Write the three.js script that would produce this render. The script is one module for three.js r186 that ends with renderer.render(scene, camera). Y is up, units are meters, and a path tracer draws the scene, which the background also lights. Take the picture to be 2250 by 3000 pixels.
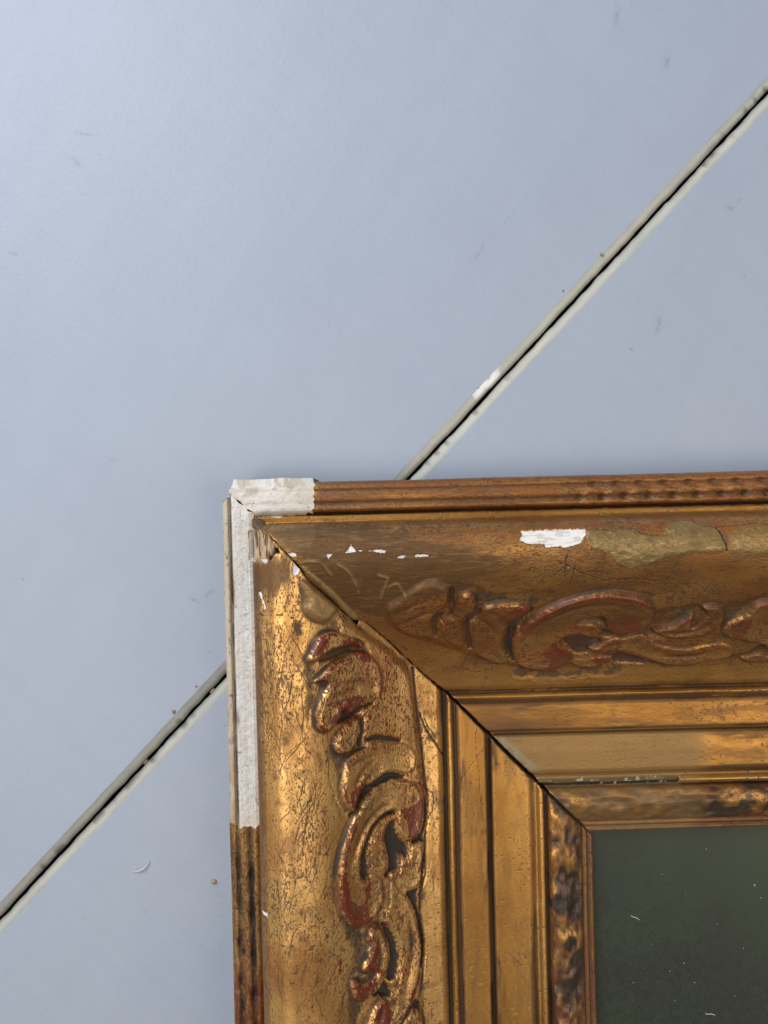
import * as THREE from 'three';
import { mergeGeometries, mergeVertices } from 'three/addons/utils/BufferGeometryUtils.js';

// ---------------------------------------------------------------- camera, light, exposure (metres; the frame's outer corner is at the origin, x along the top rail, z along the side rail)
const MM = 0.001;
const scene = new THREE.Scene();
const camera = new THREE.PerspectiveCamera(64.01, 0.75, 0.01, 20);
camera.position.set(48.1 * MM, 264 * MM, 9.4 * MM);
camera.up.set(0.0256, 0, -1);
camera.lookAt(48.1 * MM, 0, 9.4 * MM);
const renderer = new THREE.WebGLRenderer({ antialias: true });
renderer.toneMapping = THREE.LinearToneMapping;
renderer.toneMappingExposure = 1.0;
renderer.shadowMap.enabled = true;
scene.background = new THREE.Color(0.14, 0.144, 0.15);      // the pale room around, as dim even light
function area(color, intensity, w, h, pos, target) {
  const l = new THREE.RectAreaLight(color, intensity, w, h);
  l.position.set(...pos); l.lookAt(...target); scene.add(l); return l;
}
area(0xeff6ff, 7.9, 0.62, 0.52, [-0.42, 0.58, -0.56], [0.04, 0, 0.02]);   // window to the upper left
area(0xfff0de, 2.5, 0.7, 0.8, [0.74, 1.0, 0.2], [0.04, 0, 0.05]);     // second window to the right

area(0xfff1df, 4.6, 0.5, 0.8, [-0.28, 1.2, 0.22], [0.02, 0, 0.1]);          // bright ceiling to the left

// ---------------------------------------------------------------- helpers
let seed = 12345;
const rnd = () => { seed = (Math.imul(seed, 1664525) + 1013904223) >>> 0; return seed / 4294967296; };
const clamp = (x, a, b) => x < a ? a : x > b ? b : x;
const sm = (a, b, x) => { const t = clamp((x - a) / (b - a), 0, 1); return t * t * (3 - 2 * t); };
const lerp = (a, b, t) => a + (b - a) * t;
function hash(x, y, k) {
  let h = Math.imul(x | 0, 374761393) ^ Math.imul(y | 0, 668265263) ^ Math.imul(k, 2147483629 % 1000003);
  h = Math.imul(h ^ (h >>> 13), 1274126177); h ^= h >>> 16;
  return (h >>> 0) / 4294967296;
}
function vn(x, y, k = 0) {                 // value noise, 0..1
  const i = Math.floor(x), j = Math.floor(y); let f = x - i, g = y - j;
  f = f * f * (3 - 2 * f); g = g * g * (3 - 2 * g);
  const a = hash(i, j, k), b = hash(i + 1, j, k), c = hash(i, j + 1, k), d = hash(i + 1, j + 1, k);
  return a + (b - a) * f + (c - a) * g + (a - b - c + d) * f * g;
}
function fbm(x, y, k, n = 3) { let s = 0, a = 0.5, t = 0; for (let i = 0; i < n; i++) { s += a * vn(x, y, k + i * 17); t += a; a *= 0.5; x *= 2.03; y *= 2.03; } return s / t; }
const toS = (v) => { v = clamp(v, 0, 1); return Math.round(255 * (v <= 0.0031308 ? v * 12.92 : 1.055 * Math.pow(v, 1 / 2.4) - 0.055)); };
function dataTex(data, w, h, srgb, wrap = THREE.RepeatWrapping) {
  const t = new THREE.DataTexture(data, w, h, THREE.RGBAFormat, THREE.UnsignedByteType);
  t.magFilter = THREE.LinearFilter; t.minFilter = THREE.LinearMipmapLinearFilter; t.generateMipmaps = true;
  t.wrapS = t.wrapT = wrap; if (srgb) t.colorSpace = THREE.SRGBColorSpace; t.needsUpdate = true; return t;
}
function tag(o, label, category, group, kind) {
  o.userData.label = label; if (category) o.userData.category = category;
  if (group) o.userData.group = group; if (kind) o.userData.kind = kind; return o;
}
function shadow(o) { o.traverse((m) => { if (m.isMesh) { m.castShadow = true; m.receiveShadow = true; } }); return o; }
const pts = (s) => s.split(' ').map((p) => p.split(',').map(Number));
function interp(K, u) {
  if (u <= K[0][0]) return K[0][1];
  let lo = 0, hi = K.length - 1;
  if (u >= K[hi][0]) return K[hi][1];
  while (hi - lo > 1) { const m = (lo + hi) >> 1; if (K[m][0] <= u) lo = m; else hi = m; }
  const t = (u - K[lo][0]) / (K[hi][0] - K[lo][0]);
  return K[lo][1] + (K[hi][1] - K[lo][1]) * t;
}
function smoothPoly(P, n, closed) {        // Chaikin corner cutting
  for (let k = 0; k < n; k++) {
    const Q = [];
    const m = P.length, last = closed ? m : m - 1;
    if (!closed) Q.push(P[0]);
    for (let i = 0; i < last; i++) {
      const a = P[i], b = P[(i + 1) % m];
      Q.push([a[0] * 0.75 + b[0] * 0.25, a[1] * 0.75 + b[1] * 0.25], [a[0] * 0.25 + b[0] * 0.75, a[1] * 0.25 + b[1] * 0.75]);
    }
    if (!closed) Q.push(P[m - 1]);
    P = Q;
  }
  return P;
}
function sdPoly(P, x, y) {                 // signed distance, positive inside
  let d = 1e9, ins = false;
  for (let i = 0, j = P.length - 1; i < P.length; j = i++) {
    const ax = P[j][0], ay = P[j][1], bx = P[i][0], by = P[i][1], ex = bx - ax, ey = by - ay, px = x - ax, py = y - ay;
    const t = clamp((px * ex + py * ey) / (ex * ex + ey * ey + 1e-12), 0, 1), qx = px - ex * t, qy = py - ey * t;
    d = Math.min(d, qx * qx + qy * qy);
    if ((ay > y) !== (by > y) && x < (bx - ax) * (y - ay) / (by - ay) + ax) ins = !ins;
  }
  d = Math.sqrt(d); return ins ? d : -d;
}
function dLine(P, x, y) {                  // [distance to polyline, place along it 0..1]
  let d = 1e9, at = 0;
  for (let i = 1; i < P.length; i++) {
    const ax = P[i - 1][0], ay = P[i - 1][1], ex = P[i][0] - ax, ey = P[i][1] - ay, px = x - ax, py = y - ay;
    const t = clamp((px * ex + py * ey) / (ex * ex + ey * ey + 1e-12), 0, 1), qx = px - ex * t, qy = py - ey * t, q = qx * qx + qy * qy;
    if (q < d) { d = q; at = (i - 1 + t) / (P.length - 1); }
  }
  return [Math.sqrt(d), at];
}

// ---------------------------------------------------------------- the floor: two white boards with bevelled edges and the dark joint between them
const GAP0 = [57.2, -2.0], GD = [-254.3, 260.1], GL = Math.hypot(...GD);
const gt = [GD[0] / GL, GD[1] / GL], gn = [gt[1], -gt[0]];        // along the joint; across it (towards +x +z)
const boardTex = (() => {
  const N = 2048, x0 = -160, z0 = -200, W = 400, a = new Uint8Array(N * N * 4), f = new Float32Array(N * N);
  const marks = '127,-149,0.9,4.4,10 143,-134,1.1,3.5,15 -48,-106,1.0,2.6,-50 -45,-115,4.4,0.7,10 -41,-108,0.6,0.4,0 -39,-10,1.5,0.6,15 -9,34,2.4,0.8,-35 -14,36,2.2,0.7,20 165,-88,1.3,0.6,-40 162,-86,1.5,0.9,30 129,-41,0.7,0.7,0 166,-64,0.8,0.7,0 145,-66,4.4,0.4,-45 91,-85,6.6,0.4,-50 -69,28,0.7,0.7,0 -33,155,0.5,0.5,0 -69,-77,1.5,0.9,0 -32,136,0.5,0.5,0 -65,167,0.4,0.4,0 -52,138,0.9,0.4,-45 -30,127,0.6,0.6,0 -5,77,0.5,0.5,0 -9,53,0.7,0.3,0 81,-74,3.3,0.6,-60 138,-49,0.9,3.3,10 46,-151,6.6,0.3,45'.split(' ').map((s) => s.split(',').map(Number));
  const put = (cx, cz, w, h, deg, k) => {
    const r = Math.max(w, h) * 1.6, c = Math.cos(deg * Math.PI / 180), s = Math.sin(deg * Math.PI / 180), px = W / N;
    for (let j = Math.floor((cz - r - z0) / px); j <= (cz + r - z0) / px; j++) for (let i = Math.floor((cx - r - x0) / px); i <= (cx + r - x0) / px; i++) {
      if (i < 0 || j < 0 || i >= N || j >= N) continue;
      const X = x0 + i * px - cx, Z = z0 + j * px - cz, u = (X * c + Z * s) / w, v = (-X * s + Z * c) / h;
      const q = Math.exp(-(u * u + v * v) * 1.4) * sm(0.25, 0.7, vn((X + cx) * 1.7, (Z + cz) * 1.7, 5) + 0.25 * k);
      f[j * N + i] = Math.max(f[j * N + i], k * q);
    }
  };
  marks.forEach((m) => put(...m, Math.min(m[2], m[3]) < 0.55 && Math.max(m[2], m[3]) > 2.5 ? 0.14 : 0.34));
  for (let i = 0; i < 150; i++) put(x0 + rnd() * W, z0 + rnd() * W, 0.15 + rnd() * 0.35, 0.15 + rnd() * 0.25, rnd() * 180, 0.08 + 0.3 * rnd() * rnd());
  for (let i = 0; i < 40; i++) put(x0 + rnd() * W, z0 + rnd() * W, 2 + rnd() * 8, 0.18, rnd() * 180, 0.12);
  for (let j = 0; j < N; j++) for (let i = 0; i < N; i++) {
    const o = j * N + i, x = i * W / N, z = j * W / N;
    const big = fbm(x / 45, z / 45, 3, 4) - 0.5, sp = vn(x * 4, z * 4, 9) - 0.5;
    const st = fbm((x + z) / 60, (x - z) * 0.35, 13, 3) - 0.5, m = 1 + 0.03 * st + 0.08 * big + 0.02 * sp + 0.05 * (fbm(x / 9 + z / 14, z / 30 - x / 40, 11, 3) - 0.5), d = 1 - 0.62 * f[o];
    a[o * 4] = toS(0.348 * m * d); a[o * 4 + 1] = toS(0.402 * m * d); a[o * 4 + 2] = toS((0.5 - 0.03 * big) * m * (1 - 0.66 * f[o])); a[o * 4 + 3] = 255;
  }
  return { t: dataTex(a, N, N, true, THREE.ClampToEdgeWrapping), x0, z0, W };
})();
const peel = (() => {                       // orange peel of the brushed paint
  const N = 512, a = new Uint8Array(N * N * 4);
  const tile = (x, y, n, k) => { const i = Math.floor(x * n), j = Math.floor(y * n); let f = x * n - i, g = y * n - j; f = f * f * (3 - 2 * f); g = g * g * (3 - 2 * g); const q = (p, r) => hash(((p % n) + n) % n, ((r % n) + n) % n, k); return lerp(lerp(q(i, j), q(i + 1, j), f), lerp(q(i, j + 1), q(i + 1, j + 1), f), g); };
  for (let j = 0; j < N; j++) for (let i = 0; i < N; i++) {
    const v = 0.6 * tile(i / N, j / N, 48, 1) + 0.4 * tile(i / N, j / N, 110, 2);
    const o = (j * N + i) * 4; a[o] = a[o + 1] = a[o + 2] = Math.round(255 * v); a[o + 3] = 255;
  }
  return dataTex(a, N, N, false);
})();
const whitePaint = new THREE.MeshPhysicalMaterial({ map: boardTex.t, roughness: 0.48, bumpMap: peel, bumpScale: 0.000045, specularIntensity: 0.9 });
peel.repeat.set(8, 8);
const edgePaint = new THREE.MeshPhysicalMaterial({ vertexColors: true, roughness: 0.45 });
function strip(profile, ts, uvOf, colorOf) {
  const P = [], U = [], C = [], I = [], m = profile.length;
  ts.forEach((t) => profile.forEach(([n, y], k) => {
    const wob = k > 0 && k < m - 1 ? (fbm(t * 0.25, k * 0.13 + profile[0][0] * 7, 21, 3) - 0.5) : 0;
    const nn = n + wob * 0.7, yy = y + wob * 0.16;
    const x = GAP0[0] + gt[0] * t + gn[0] * nn, z = GAP0[1] + gt[1] * t + gn[1] * nn;
    P.push(x * MM, yy * MM, z * MM); U.push(...uvOf(x, z)); if (colorOf) C.push(...colorOf(t, k));
  }));
  for (let i = 0; i < ts.length - 1; i++) for (let k = 0; k < m - 1; k++) { const a = i * m + k, b = a + 1, c = a + m, d = c + 1; I.push(a, b, c, b, d, c); }
  const g = new THREE.BufferGeometry();
  g.setAttribute('position', new THREE.Float32BufferAttribute(P, 3)); g.setAttribute('uv', new THREE.Float32BufferAttribute(U, 2));
  if (colorOf) g.setAttribute('color', new THREE.Float32BufferAttribute(C, 3));
  g.setIndex(I); g.computeVertexNormals();
  if (g.attributes.normal.getY(Math.floor(m / 2)) < 0) { for (let i = 0; i < I.length; i += 3) [I[i], I[i + 1]] = [I[i + 1], I[i]]; g.setIndex(I); g.computeVertexNormals(); }
  return g;
}
const floor = new THREE.Group(); floor.name = 'floor'; tag(floor, 'white painted floor boards with one open joint running diagonally', null, null, 'structure'); scene.add(floor);
const buv = (x, z) => [(x - boardTex.x0) / boardTex.W, (z - boardTex.z0) / boardTex.W];
const tsFine = []; for (let t = -260; t <= 260; t += 0.6) tsFine.push(t);
const tsAll = [-900, ...tsFine, 900];
for (const side of [-1, 1]) {
  const top = strip([[side * 3.5, 0], [side * 4.2, 0.02], [side * 60, 0.02], [side * 700, 0.02], [side * 700, -14]], tsAll.filter((t, i) => i % 4 === 0 || i === tsAll.length - 1), buv);
  const board = new THREE.Mesh(top, whitePaint); board.name = side < 0 ? 'board' : 'board_001'; floor.add(board);
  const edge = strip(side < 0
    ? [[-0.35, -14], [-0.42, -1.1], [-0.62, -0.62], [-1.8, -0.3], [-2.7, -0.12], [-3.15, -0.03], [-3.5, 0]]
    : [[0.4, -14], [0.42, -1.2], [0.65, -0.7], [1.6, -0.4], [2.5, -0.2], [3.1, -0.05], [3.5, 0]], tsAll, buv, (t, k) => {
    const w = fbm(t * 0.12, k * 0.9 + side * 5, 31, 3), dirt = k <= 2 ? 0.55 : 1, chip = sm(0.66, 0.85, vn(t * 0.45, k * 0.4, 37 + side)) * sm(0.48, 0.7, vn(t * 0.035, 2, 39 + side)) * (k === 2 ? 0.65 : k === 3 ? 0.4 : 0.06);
    const b = (0.8 + 0.3 * w) * dirt * (1 - chip) * (side < 0 ? 0.92 : 0.95) * (1 - 0.28 * sm(10, 90, t) * (side < 0 ? 1 : 0.2)), e = k >= 5 ? 0.85 : 1;  // upper bevel toned darker, more to the lower left: shade put into the colour
    const gl = side < 0 && k >= 3 && k <= 5 ? sm(9, 3, Math.abs(t + 38)) * sm(0.4, 0.6, vn(t * 0.6, k * 0.5, 45)) : 0;  // pale chipped paint with a glint painted into it
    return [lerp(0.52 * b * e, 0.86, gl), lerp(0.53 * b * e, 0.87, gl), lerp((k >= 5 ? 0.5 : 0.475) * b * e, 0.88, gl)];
  });
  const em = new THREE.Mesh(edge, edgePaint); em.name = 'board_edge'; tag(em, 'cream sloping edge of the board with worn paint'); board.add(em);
}
const under = new THREE.Mesh(new THREE.BoxGeometry(2, 0.004, 2), new THREE.MeshStandardMaterial({ color: new THREE.Color(0.01, 0.009, 0.008), roughness: 1 }));
under.position.y = -0.016; under.name = 'subfloor'; floor.add(under);

// ---------------------------------------------------------------- the frame: profile of a rail as [across, height] in mm, 24 mm above the floor at the outer moulding
const INNER = [[16, 19], [19, 20], [22, 19.8], [26, 18.2], [30, 15.6], [34, 12.4], [38, 9], [44, 4.2], [50, 0.2], [56, -3.4], [60, -5.2], [62.4, -6.1], [63.3, -6.7], [63.8, -7.5], [64.3, -9.4], [64.9, -9.7], [65.3, -8.7], [65.7, -8.1], [66.2, -7.9], [66.8, -8.2], [67.2, -8.9], [67.5, -10.1], [68.2, -10.3], [68.8, -9.4], [69.6, -9.15], [76.6, -9.5], [77.2, -9.9], [77.6, -12.2], [78.4, -12.6], [78.8, -11], [79.3, -10.4], [84, -10.4], [89.6, -10.8], [90.8, -11.3], [91.4, -12.5], [92.6, -12.9], [93.1, -12], [93.6, -11.6], [94.1, -11.5], [94.7, -11.8], [95.1, -13.2], [95.4, -14.4], [95.8, -14.3], [96.2, -12.8], [97, -11.9], [98.5, -11.4], [101, -11.5], [104, -12.6], [106.6, -14.1], [107.1, -14.9], [107.5, -14.5], [108.2, -14.6], [108.6, -15.3], [109.1, -15.3], [109.5, -14.8], [110.3, -15.2], [110.7, -16.4], [110.75, -18.4]];
const STRIP = [[0, -3], [0.3, -1.2], [0.9, -0.4], [1.8, 0], [2.4, -0.2], [2.8, -0.45], [3.3, -0.1], [4.5, 0.1], [5.6, -0.1], [6.1, -0.5], [6.5, -0.75], [6.9, -0.4], [7.6, 0], [8.3, -0.1], [8.8, -0.7], [9.1, -1.9]];
const PROFILE = {
  SIDE: [...STRIP, [9.3, -2.6], [9.6, -2.0], [10.4, -1.8], [10.8, 4], [11, 10], [11.4, 13.6], [12.3, 16.4], [13.8, 18.2], ...INNER],
  TOP: [...STRIP, [9.2, -4.2], [9.6, -4.2], [9.85, -1.6], [10.2, -1.3], [12.0, -1.15], [12.25, 0], [12.4, 6], [12.7, 12], [13.2, 15], [14.2, 17.4], ...INNER],
};
const WOB = [[0, 0.1], [9, -0.6], [16, -1.9], [22, -1.6], [25, -0.9], [27.5, 0.5], [31, 0.7], [39.3, 1.7], [39.9, 1.6], [40.6, -1.7], [44, -1.5], [47, -1.6], [50, -1.2], [54, -0.9], [58, -0.7], [66, -0.9], [80, -0.1], [95, 0.7], [111, 1.2]];
const GAPW = [[0, 0.15], [20, 0.28], [30, 0.3], [39.6, 0.25], [41, 0.12], [46, 0.3], [50, 0.32], [57, 0.4], [64, 0.75], [80, 0.9], [95, 1.0], [111, 0.55]];
const CHIPPY = (u) => (vn(u * 1.3, 4, 41) - 0.5) * 0.35 + (vn(u * 4, 9, 42) - 0.5) * 0.16;

// traced ornament, repairs, losses and cracks: [kind, 'height,edge width', 'along,across ...'] in mm on each rail
const SIDE = [
  ['leaf', '2.3,1.7', '27.3,24.8 30.3,25.3 32.7,26.2 34.5,25.0 36.7,26.2 38.4,27.9 39.3,30.1 39.2,31.7 37.5,33.3 35.8,34.8 31.8,31.0 27.6,26.8'],
  ['leaf', '2.2,1.2', '41.7,30.5 42.7,28.9 44.4,27.5 46.8,26.4 48.8,25.8 49.6,26.3 49.6,27.9 48.7,29.9 47.6,31.7 46.9,33.6 46.7,35.9 47.0,38.2 48.8,40.6 45.9,40.6 43.9,37.3 42.3,34.6 41.5,32.3'],
  ['leaf', '2.1,1.1', '48.3,38.2 49.4,35.3 50.0,33.0 51.3,31.0 52.9,29.4 54.1,28.2 55.1,27.5 55.3,28.2 55.1,30.4 56.2,30.6 57.9,29.7 59.8,28.5 62.3,27.8 64.1,27.5 66.5,27.7 67.2,27.9 68.4,28.7 69.3,29.8 69.2,31.1 68.3,32.5 66.7,33.7 66.5,34.0 63.7,35.0 65.5,36.1 65.3,37.3 63.9,38.7 63.1,40.7 63.3,42.6 63.6,45.6 54.1,45.8 49.7,42.7 48.1,40.6'],
  ['leaf', '1.7,1.3', '66.5,38.1 67.1,36.7 68.4,34.8 69.7,33.4 71.3,32.2 73.1,31.7 75.2,32.4 76.4,33.9 76.5,35.5 75.9,37.0 74.8,38.2 72.5,38.9 69.7,39.4 66.9,39.8'],
  ['leaf', '1.8,1.1', '75.4,40.5 76.1,39.3 76.5,37.4 77.3,36.5 78.3,35.0 80.4,34.1 83.3,33.9 85.5,33.4 88.2,33.6 91.0,34.7 93.2,36.3 92.8,37.2 90.2,38.3 87.4,39.5 85.4,40.2 84.2,41.2 86.8,41.2 85.8,43.9 84.8,46.0 85.0,49.0 86.7,51.2 86.3,55.1 80.0,55.8 76.4,51.8 75.6,46.7 75.3,43.2'],
  ['scroll', '2.0,1.1', '87.3,51.5 86.9,47.9 87.4,44.9 88.3,41.9 90.0,39.9 92.3,38.0 94.9,36.3 98.0,34.8 100.8,33.8 103.3,32.9 107.4,32.3 110.6,31.9 114.2,32.0 117.4,32.3 120.4,33.1 123.0,34.2 125.0,35.7 126.0,37.6 126.1,39.5 125.2,41.5 123.6,43.0 122.0,44.0 119.8,44.8 116.9,44.9 114.4,44.2 112.7,43.0 111.9,41.3 112.5,40.6 113.2,39.3 111.7,38.5 108.8,38.4 105.5,38.8 102.3,40.1 99.3,41.5 97.2,43.4 96.2,45.9 95.9,48.3 97.6,48.3 99.5,48.1 102.2,48.5 104.5,49.7 106.4,51.5 106.5,53.3 105.0,55.2 102.5,56.6 98.8,57.3 95.7,57.5 92.5,56.9 88.9,54.5'],
  ['leaf', '1.7,1.2', '101.1,41.6 104.1,40.3 107.7,40.1 111.1,40.6 112.2,41.3 113.4,44.7 112.1,45.8 110.3,46.3 106.4,45.6 103.2,45.2 100.8,45.5 99.1,46.6 98.0,47.2 97.5,46.1 98.8,43.9'],
  ['knob', '1.7,1.1', '108.9,49.1 109.9,50.9 110.9,51.6 107.7,52.1 107.1,53.3 107.4,55.4 109.5,56.8 111.9,57.1 114.0,56.3 116.9,56.6 119.5,55.8 120.5,53.2 120.8,51.6 118.7,49.6 116.9,48.1 114.5,47.7 113.1,48.8 111.0,49.3'],
  ['stem', '1.8,1.1', '114.8,45.4 113.2,46.7 114.3,47.7 117.2,48.1 119.2,49.6 120.8,50.9 120.5,50.9 125.1,52.8 128.8,54.0 133.3,55.1 137.6,55.6 140.9,55.5 144.5,54.9 148.0,54.0 150.8,53.2 153.7,52.1 156.2,50.2 157.5,47.9 157.6,45.8 160.8,45.3 161.7,42.0 157.4,43.3 153.7,46.1 151.4,46.5 149.2,46.1 147.9,46.6 145.0,47.4 142.3,48.3 139.1,48.5 135.5,48.2 132.1,47.3 128.7,45.6 126.7,44.1 123.9,44.7 120.9,45.4 117.4,45.4'],
  ['leaf', '1.8,1.1', '126.7,42.9 126.9,40.5 128.6,39.9 130.5,39.6 131.7,41.3 133.0,39.8 134.9,39.8 135.8,38.5 137.3,38.0 138.9,38.2 139.8,39.6 139.3,41.1 140.7,41.6 141.9,40.6 141.8,38.6 140.3,36.8 139.6,35.4 140.8,34.8 143.1,35.1 145.5,35.9 146.8,37.6 146.8,39.5 146.3,41.4 144.8,43.4 142.4,44.7 139.0,45.6 136.2,46.0 132.9,45.2 129.5,44.3'],
  ['leaf', '1.9,1.2', '148.2,43.6 148.9,44.8 150.6,45.9 153.2,46.1 157.4,45.3 161.5,44.0 158.4,38.2 154.0,38.8 151.9,39.8 150.0,40.8 148.6,42.1'],
  ['leaf', '1.6,1.1', '155.0,52.8 157.4,53.8 159.0,55.3 161.8,55.9 166.2,54.6 164.5,50.5 159.8,50.9 156.6,51.7'],
  ['sheet', '1.5,2.6', '35.2,33.9 40.2,38.4 46.7,46.5 55.7,55.0 63.3,56.1 72.7,56.9 80.3,57.7 89.4,58.1 94.7,58.9 106.7,58.3 114.3,57.6 121.8,56.8 129.4,55.8 139.9,56.5 150.1,56.2 166.6,55.8 159.2,39.6 151.9,42.3 146.5,43.9 140.9,42.5 132.9,44.0 127.9,42.9 122.2,42.5 123.0,38.6 118.0,35.4 111.6,34.4 104.7,35.3 98.5,38.3 93.8,42.7 90.4,42.8 89.4,38.0 86.4,36.2 81.7,36.8 77.5,39.3 73.4,38.4 74.6,35.6 72.7,33.8 70.3,35.7 68.1,38.6 65.1,38.7 64.7,36.8 66.0,32.2 63.2,30.0 57.5,31.3 53.0,32.5 50.8,35.3 49.8,40.5 47.1,39.2 45.9,34.5 46.7,30.6 47.4,28.8 44.6,29.6 42.7,32.3 39.9,32.8'],
  ['hollow', '1.5,0.7', '86.9,51.5 84.9,49.0 84.5,46.0 85.7,43.9 86.7,41.3 86.0,40.0 88.1,39.3 90.8,38.0 93.2,37.0 94.3,36.0 94.9,36.6 92.4,38.3 89.8,40.3 88.5,42.3 87.6,45.1 87.0,47.9 87.3,51.0'],
  ['hollow', '1.5,0.7', '95.8,48.3 95.9,45.9 97.0,43.4 99.0,41.4 102.2,39.9 105.5,38.7 109.0,38.3 112.0,38.4 113.0,39.4 111.8,40.5 108.9,40.0 105.8,39.7 101.8,40.9 99.3,42.2 97.3,44.5 96.8,46.6 96.8,48.2'],
  ['hollow', '1.5,0.7', '99.2,46.8 100.8,45.5 103.2,45.2 106.7,45.9 109.9,46.4 112.3,46.2 113.6,44.8 114.6,45.2 113.1,47.2 113.3,48.5 111.0,49.3 108.8,48.9 109.6,50.6 110.6,51.6 107.4,52.0 105.8,50.5 103.3,48.8 100.3,48.2 98.7,47.9'],
  ['hollow', '1.5,0.7', '93.7,57.7 97.8,58.8 102.2,58.7 105.4,57.1 107.8,57.3 107.2,55.9 107.1,53.3 106.4,53.0 105.2,55.3 102.6,56.9 98.9,57.7'],
  ['hollow', '1.5,0.7', '110.6,57.3 113.1,57.9 116.8,57.1 120.5,56.6 120.2,55.6 116.5,56.2 114.1,56.8'],
  ['hollow', '1.5,0.7', '120.5,50.9 120.7,53.2 120.4,54.8 123.3,54.4 126.5,54.7 129.9,55.7 133.7,56.4 137.4,56.8 141.3,57.0 144.9,56.1 144.5,55.0 139.7,55.7 134.4,55.5 128.9,54.3 124.1,52.6'],
  ['hollow', '1.5,0.7', '127.0,44.1 128.4,45.3 131.9,47.3 135.5,48.1 139.1,48.4 142.5,48.0 144.0,46.9 144.2,45.4 142.6,44.7 139.1,45.8 135.7,46.1 131.9,45.2 129.4,44.6'],
  ['hollow', '1.5,0.7', '145.1,43.4 144.7,44.9 147.4,45.9 149.3,45.7 148.1,43.8 147.9,41.9 146.5,41.4'],
  ['hollow', '1.5,0.7', '152.3,53.1 154.8,54.9 157.7,54.7 155.9,53.3 154.8,52.3 157.1,50.4 158.6,48.6 158.9,47.7 155.6,50.5 153.7,52.1'],
  ['hollow', '1.5,0.7', '66.5,34.0 63.6,35.0 65.6,36.1 65.6,37.5 63.8,40.2 63.5,42.6 64.2,42.6 64.5,40.6 66.0,38.7 67.0,36.8 67.7,35.4 68.1,34.0'],
  ['dirt', '', '121.4,32.8 124.8,34.6 126.6,38.1 128.4,39.4 134.5,39.3 136.1,37.6 139.2,37.5 139.1,34.9 136.8,35.0 134.6,36.9 130.8,36.5 127.1,34.5'],
  ['dirt', '', '144.4,34.8 147.1,37.5 146.5,41.4 148.5,38.5 151.9,37.4 154.9,36.4 154.1,35.0 147.0,35.2'],
  ['dirt', '', '50.1,26.1 51.0,27.6 55.7,27.5 57.9,28.1 61.5,27.4 65.0,27.1 65.8,26.1 57.8,26.1 53.1,26.0'],
  ['dirt', '', '74.4,30.1 75.4,32.3 77.0,34.6 76.9,36.2 79.6,34.5 80.7,33.1 77.1,32.3'],
  ['dirt', '', '87.5,32.1 88.3,33.2 91.7,34.7 94.1,36.0 94.6,34.6 91.3,32.9'],
  ['dirt', '', '38.3,22.6 38.5,25.2 40.5,26.3 42.2,24.5 40.7,23.2'],
  ['groove', '0.9,0.55', '67.7,40.0 70.3,39.8 72.7,39.4 75.1,39.3'],
  ['groove', '0.8,0.9', '73.9,40.6 73.7,42.8 74.2,45.2 75.0,47.2 76.1,50.2'],
  ['groove', '0.8,1.0', '47.6,37.7 48.1,34.9 49.1,32.1 49.7,29.9'],
  ['crease', '0.5,0.7', '55.8,55.5 63.3,56.1 72.7,56.9 80.3,57.7 89.4,58.2 94.8,59.1 99.9,59.0 109.1,57.4 117.0,58.0 120.5,56.6 124.1,55.2 131.6,56.3 139.9,56.6 147.5,56.2 153.2,54.2 157.6,55.6 161.9,56.3'],
  ['vein', '0.42,0.6', '56.8,34.7 56.4,38.0 57.1,41.3 59.0,44.9'],
  ['vein', '0.42,0.6', '59.5,31.9 59.2,35.1 58.8,38.9'],
  ['vein', '0.42,0.6', '61.6,30.3 61.5,33.2 62.4,35.0'],
  ['vein', '0.42,0.6', '79.9,35.7 79.4,37.3 79.0,39.2 79.0,43.1'],
  ['vein', '0.42,0.6', '86.5,36.7 83.6,38.2 81.2,40.2 80.0,43.1'],
  ['vein', '0.42,0.6', '107.2,35.7 102.8,36.8 97.6,39.3 93.6,43.7 93.2,47.7'],
  ['vein', '0.42,0.6', '125.4,51.3 133.4,52.3 141.0,52.1 148.0,50.4'],
  ['vein', '0.42,0.6', '130.2,42.3 135.0,43.2 139.7,42.6'],
  ['vein', '0.42,0.6', '150.2,42.8 152.3,43.0 155.7,41.9'],
  ['bronze', '', '23.6,8.4 22.0,13.6 20.9,17.2 19.7,21.6 22.1,23.4 26.8,23.4 29.0,21.7 29.9,20.3 30.0,15.5 31.5,13.8 37.2,10.2 39.6,8.7 31.6,8.5'],
  ['bronze2', '', '27.3,25.1 27.6,26.8 31.8,31.0 36.9,35.7 39.0,33.8 39.6,31.0 38.5,27.9 36.5,26.0 34.5,25.1 32.0,25.9'],
  ['wood', '', '14.2,8.6 12.8,10.1 13.3,14.6 14.6,16.1 17.0,18.0 19.6,19.6 20.6,17.9 21.9,16.4 22.0,14.2 22.5,8.6'],
  ['hole', '', '18.3,17.9 18.6,19.3 19.6,19.6 19.9,18.2 21.3,17.3 21.9,16.6 21.3,16.5 20.3,17.4'],
  ['chip', '', '21.4,13.7 21.3,15.4 22.1,16.4 22.3,15.3'],
  ['chip', '', '22.4,23.3 22.7,24.7 24.2,25.0 25.5,24.3 26.2,23.4 24.7,23.0'],
  ['chip', '', '30.2,13.4 30.0,14.1 32.0,14.7 34.6,15.7 35.0,15.3 32.4,14.3'],
  ['red', '', '43.6,35.0 45.3,38.3 50.6,42.4 52.4,41.4 51.6,39.5 48.9,38.2 46.7,33.6'],
  ['red', '', '62.0,33.2 60.4,35.1 60.0,38.8 61.9,41.9 63.5,39.2 65.3,37.3 65.5,35.9 63.8,35.0 67.7,33.1 66.9,29.9'],
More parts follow.
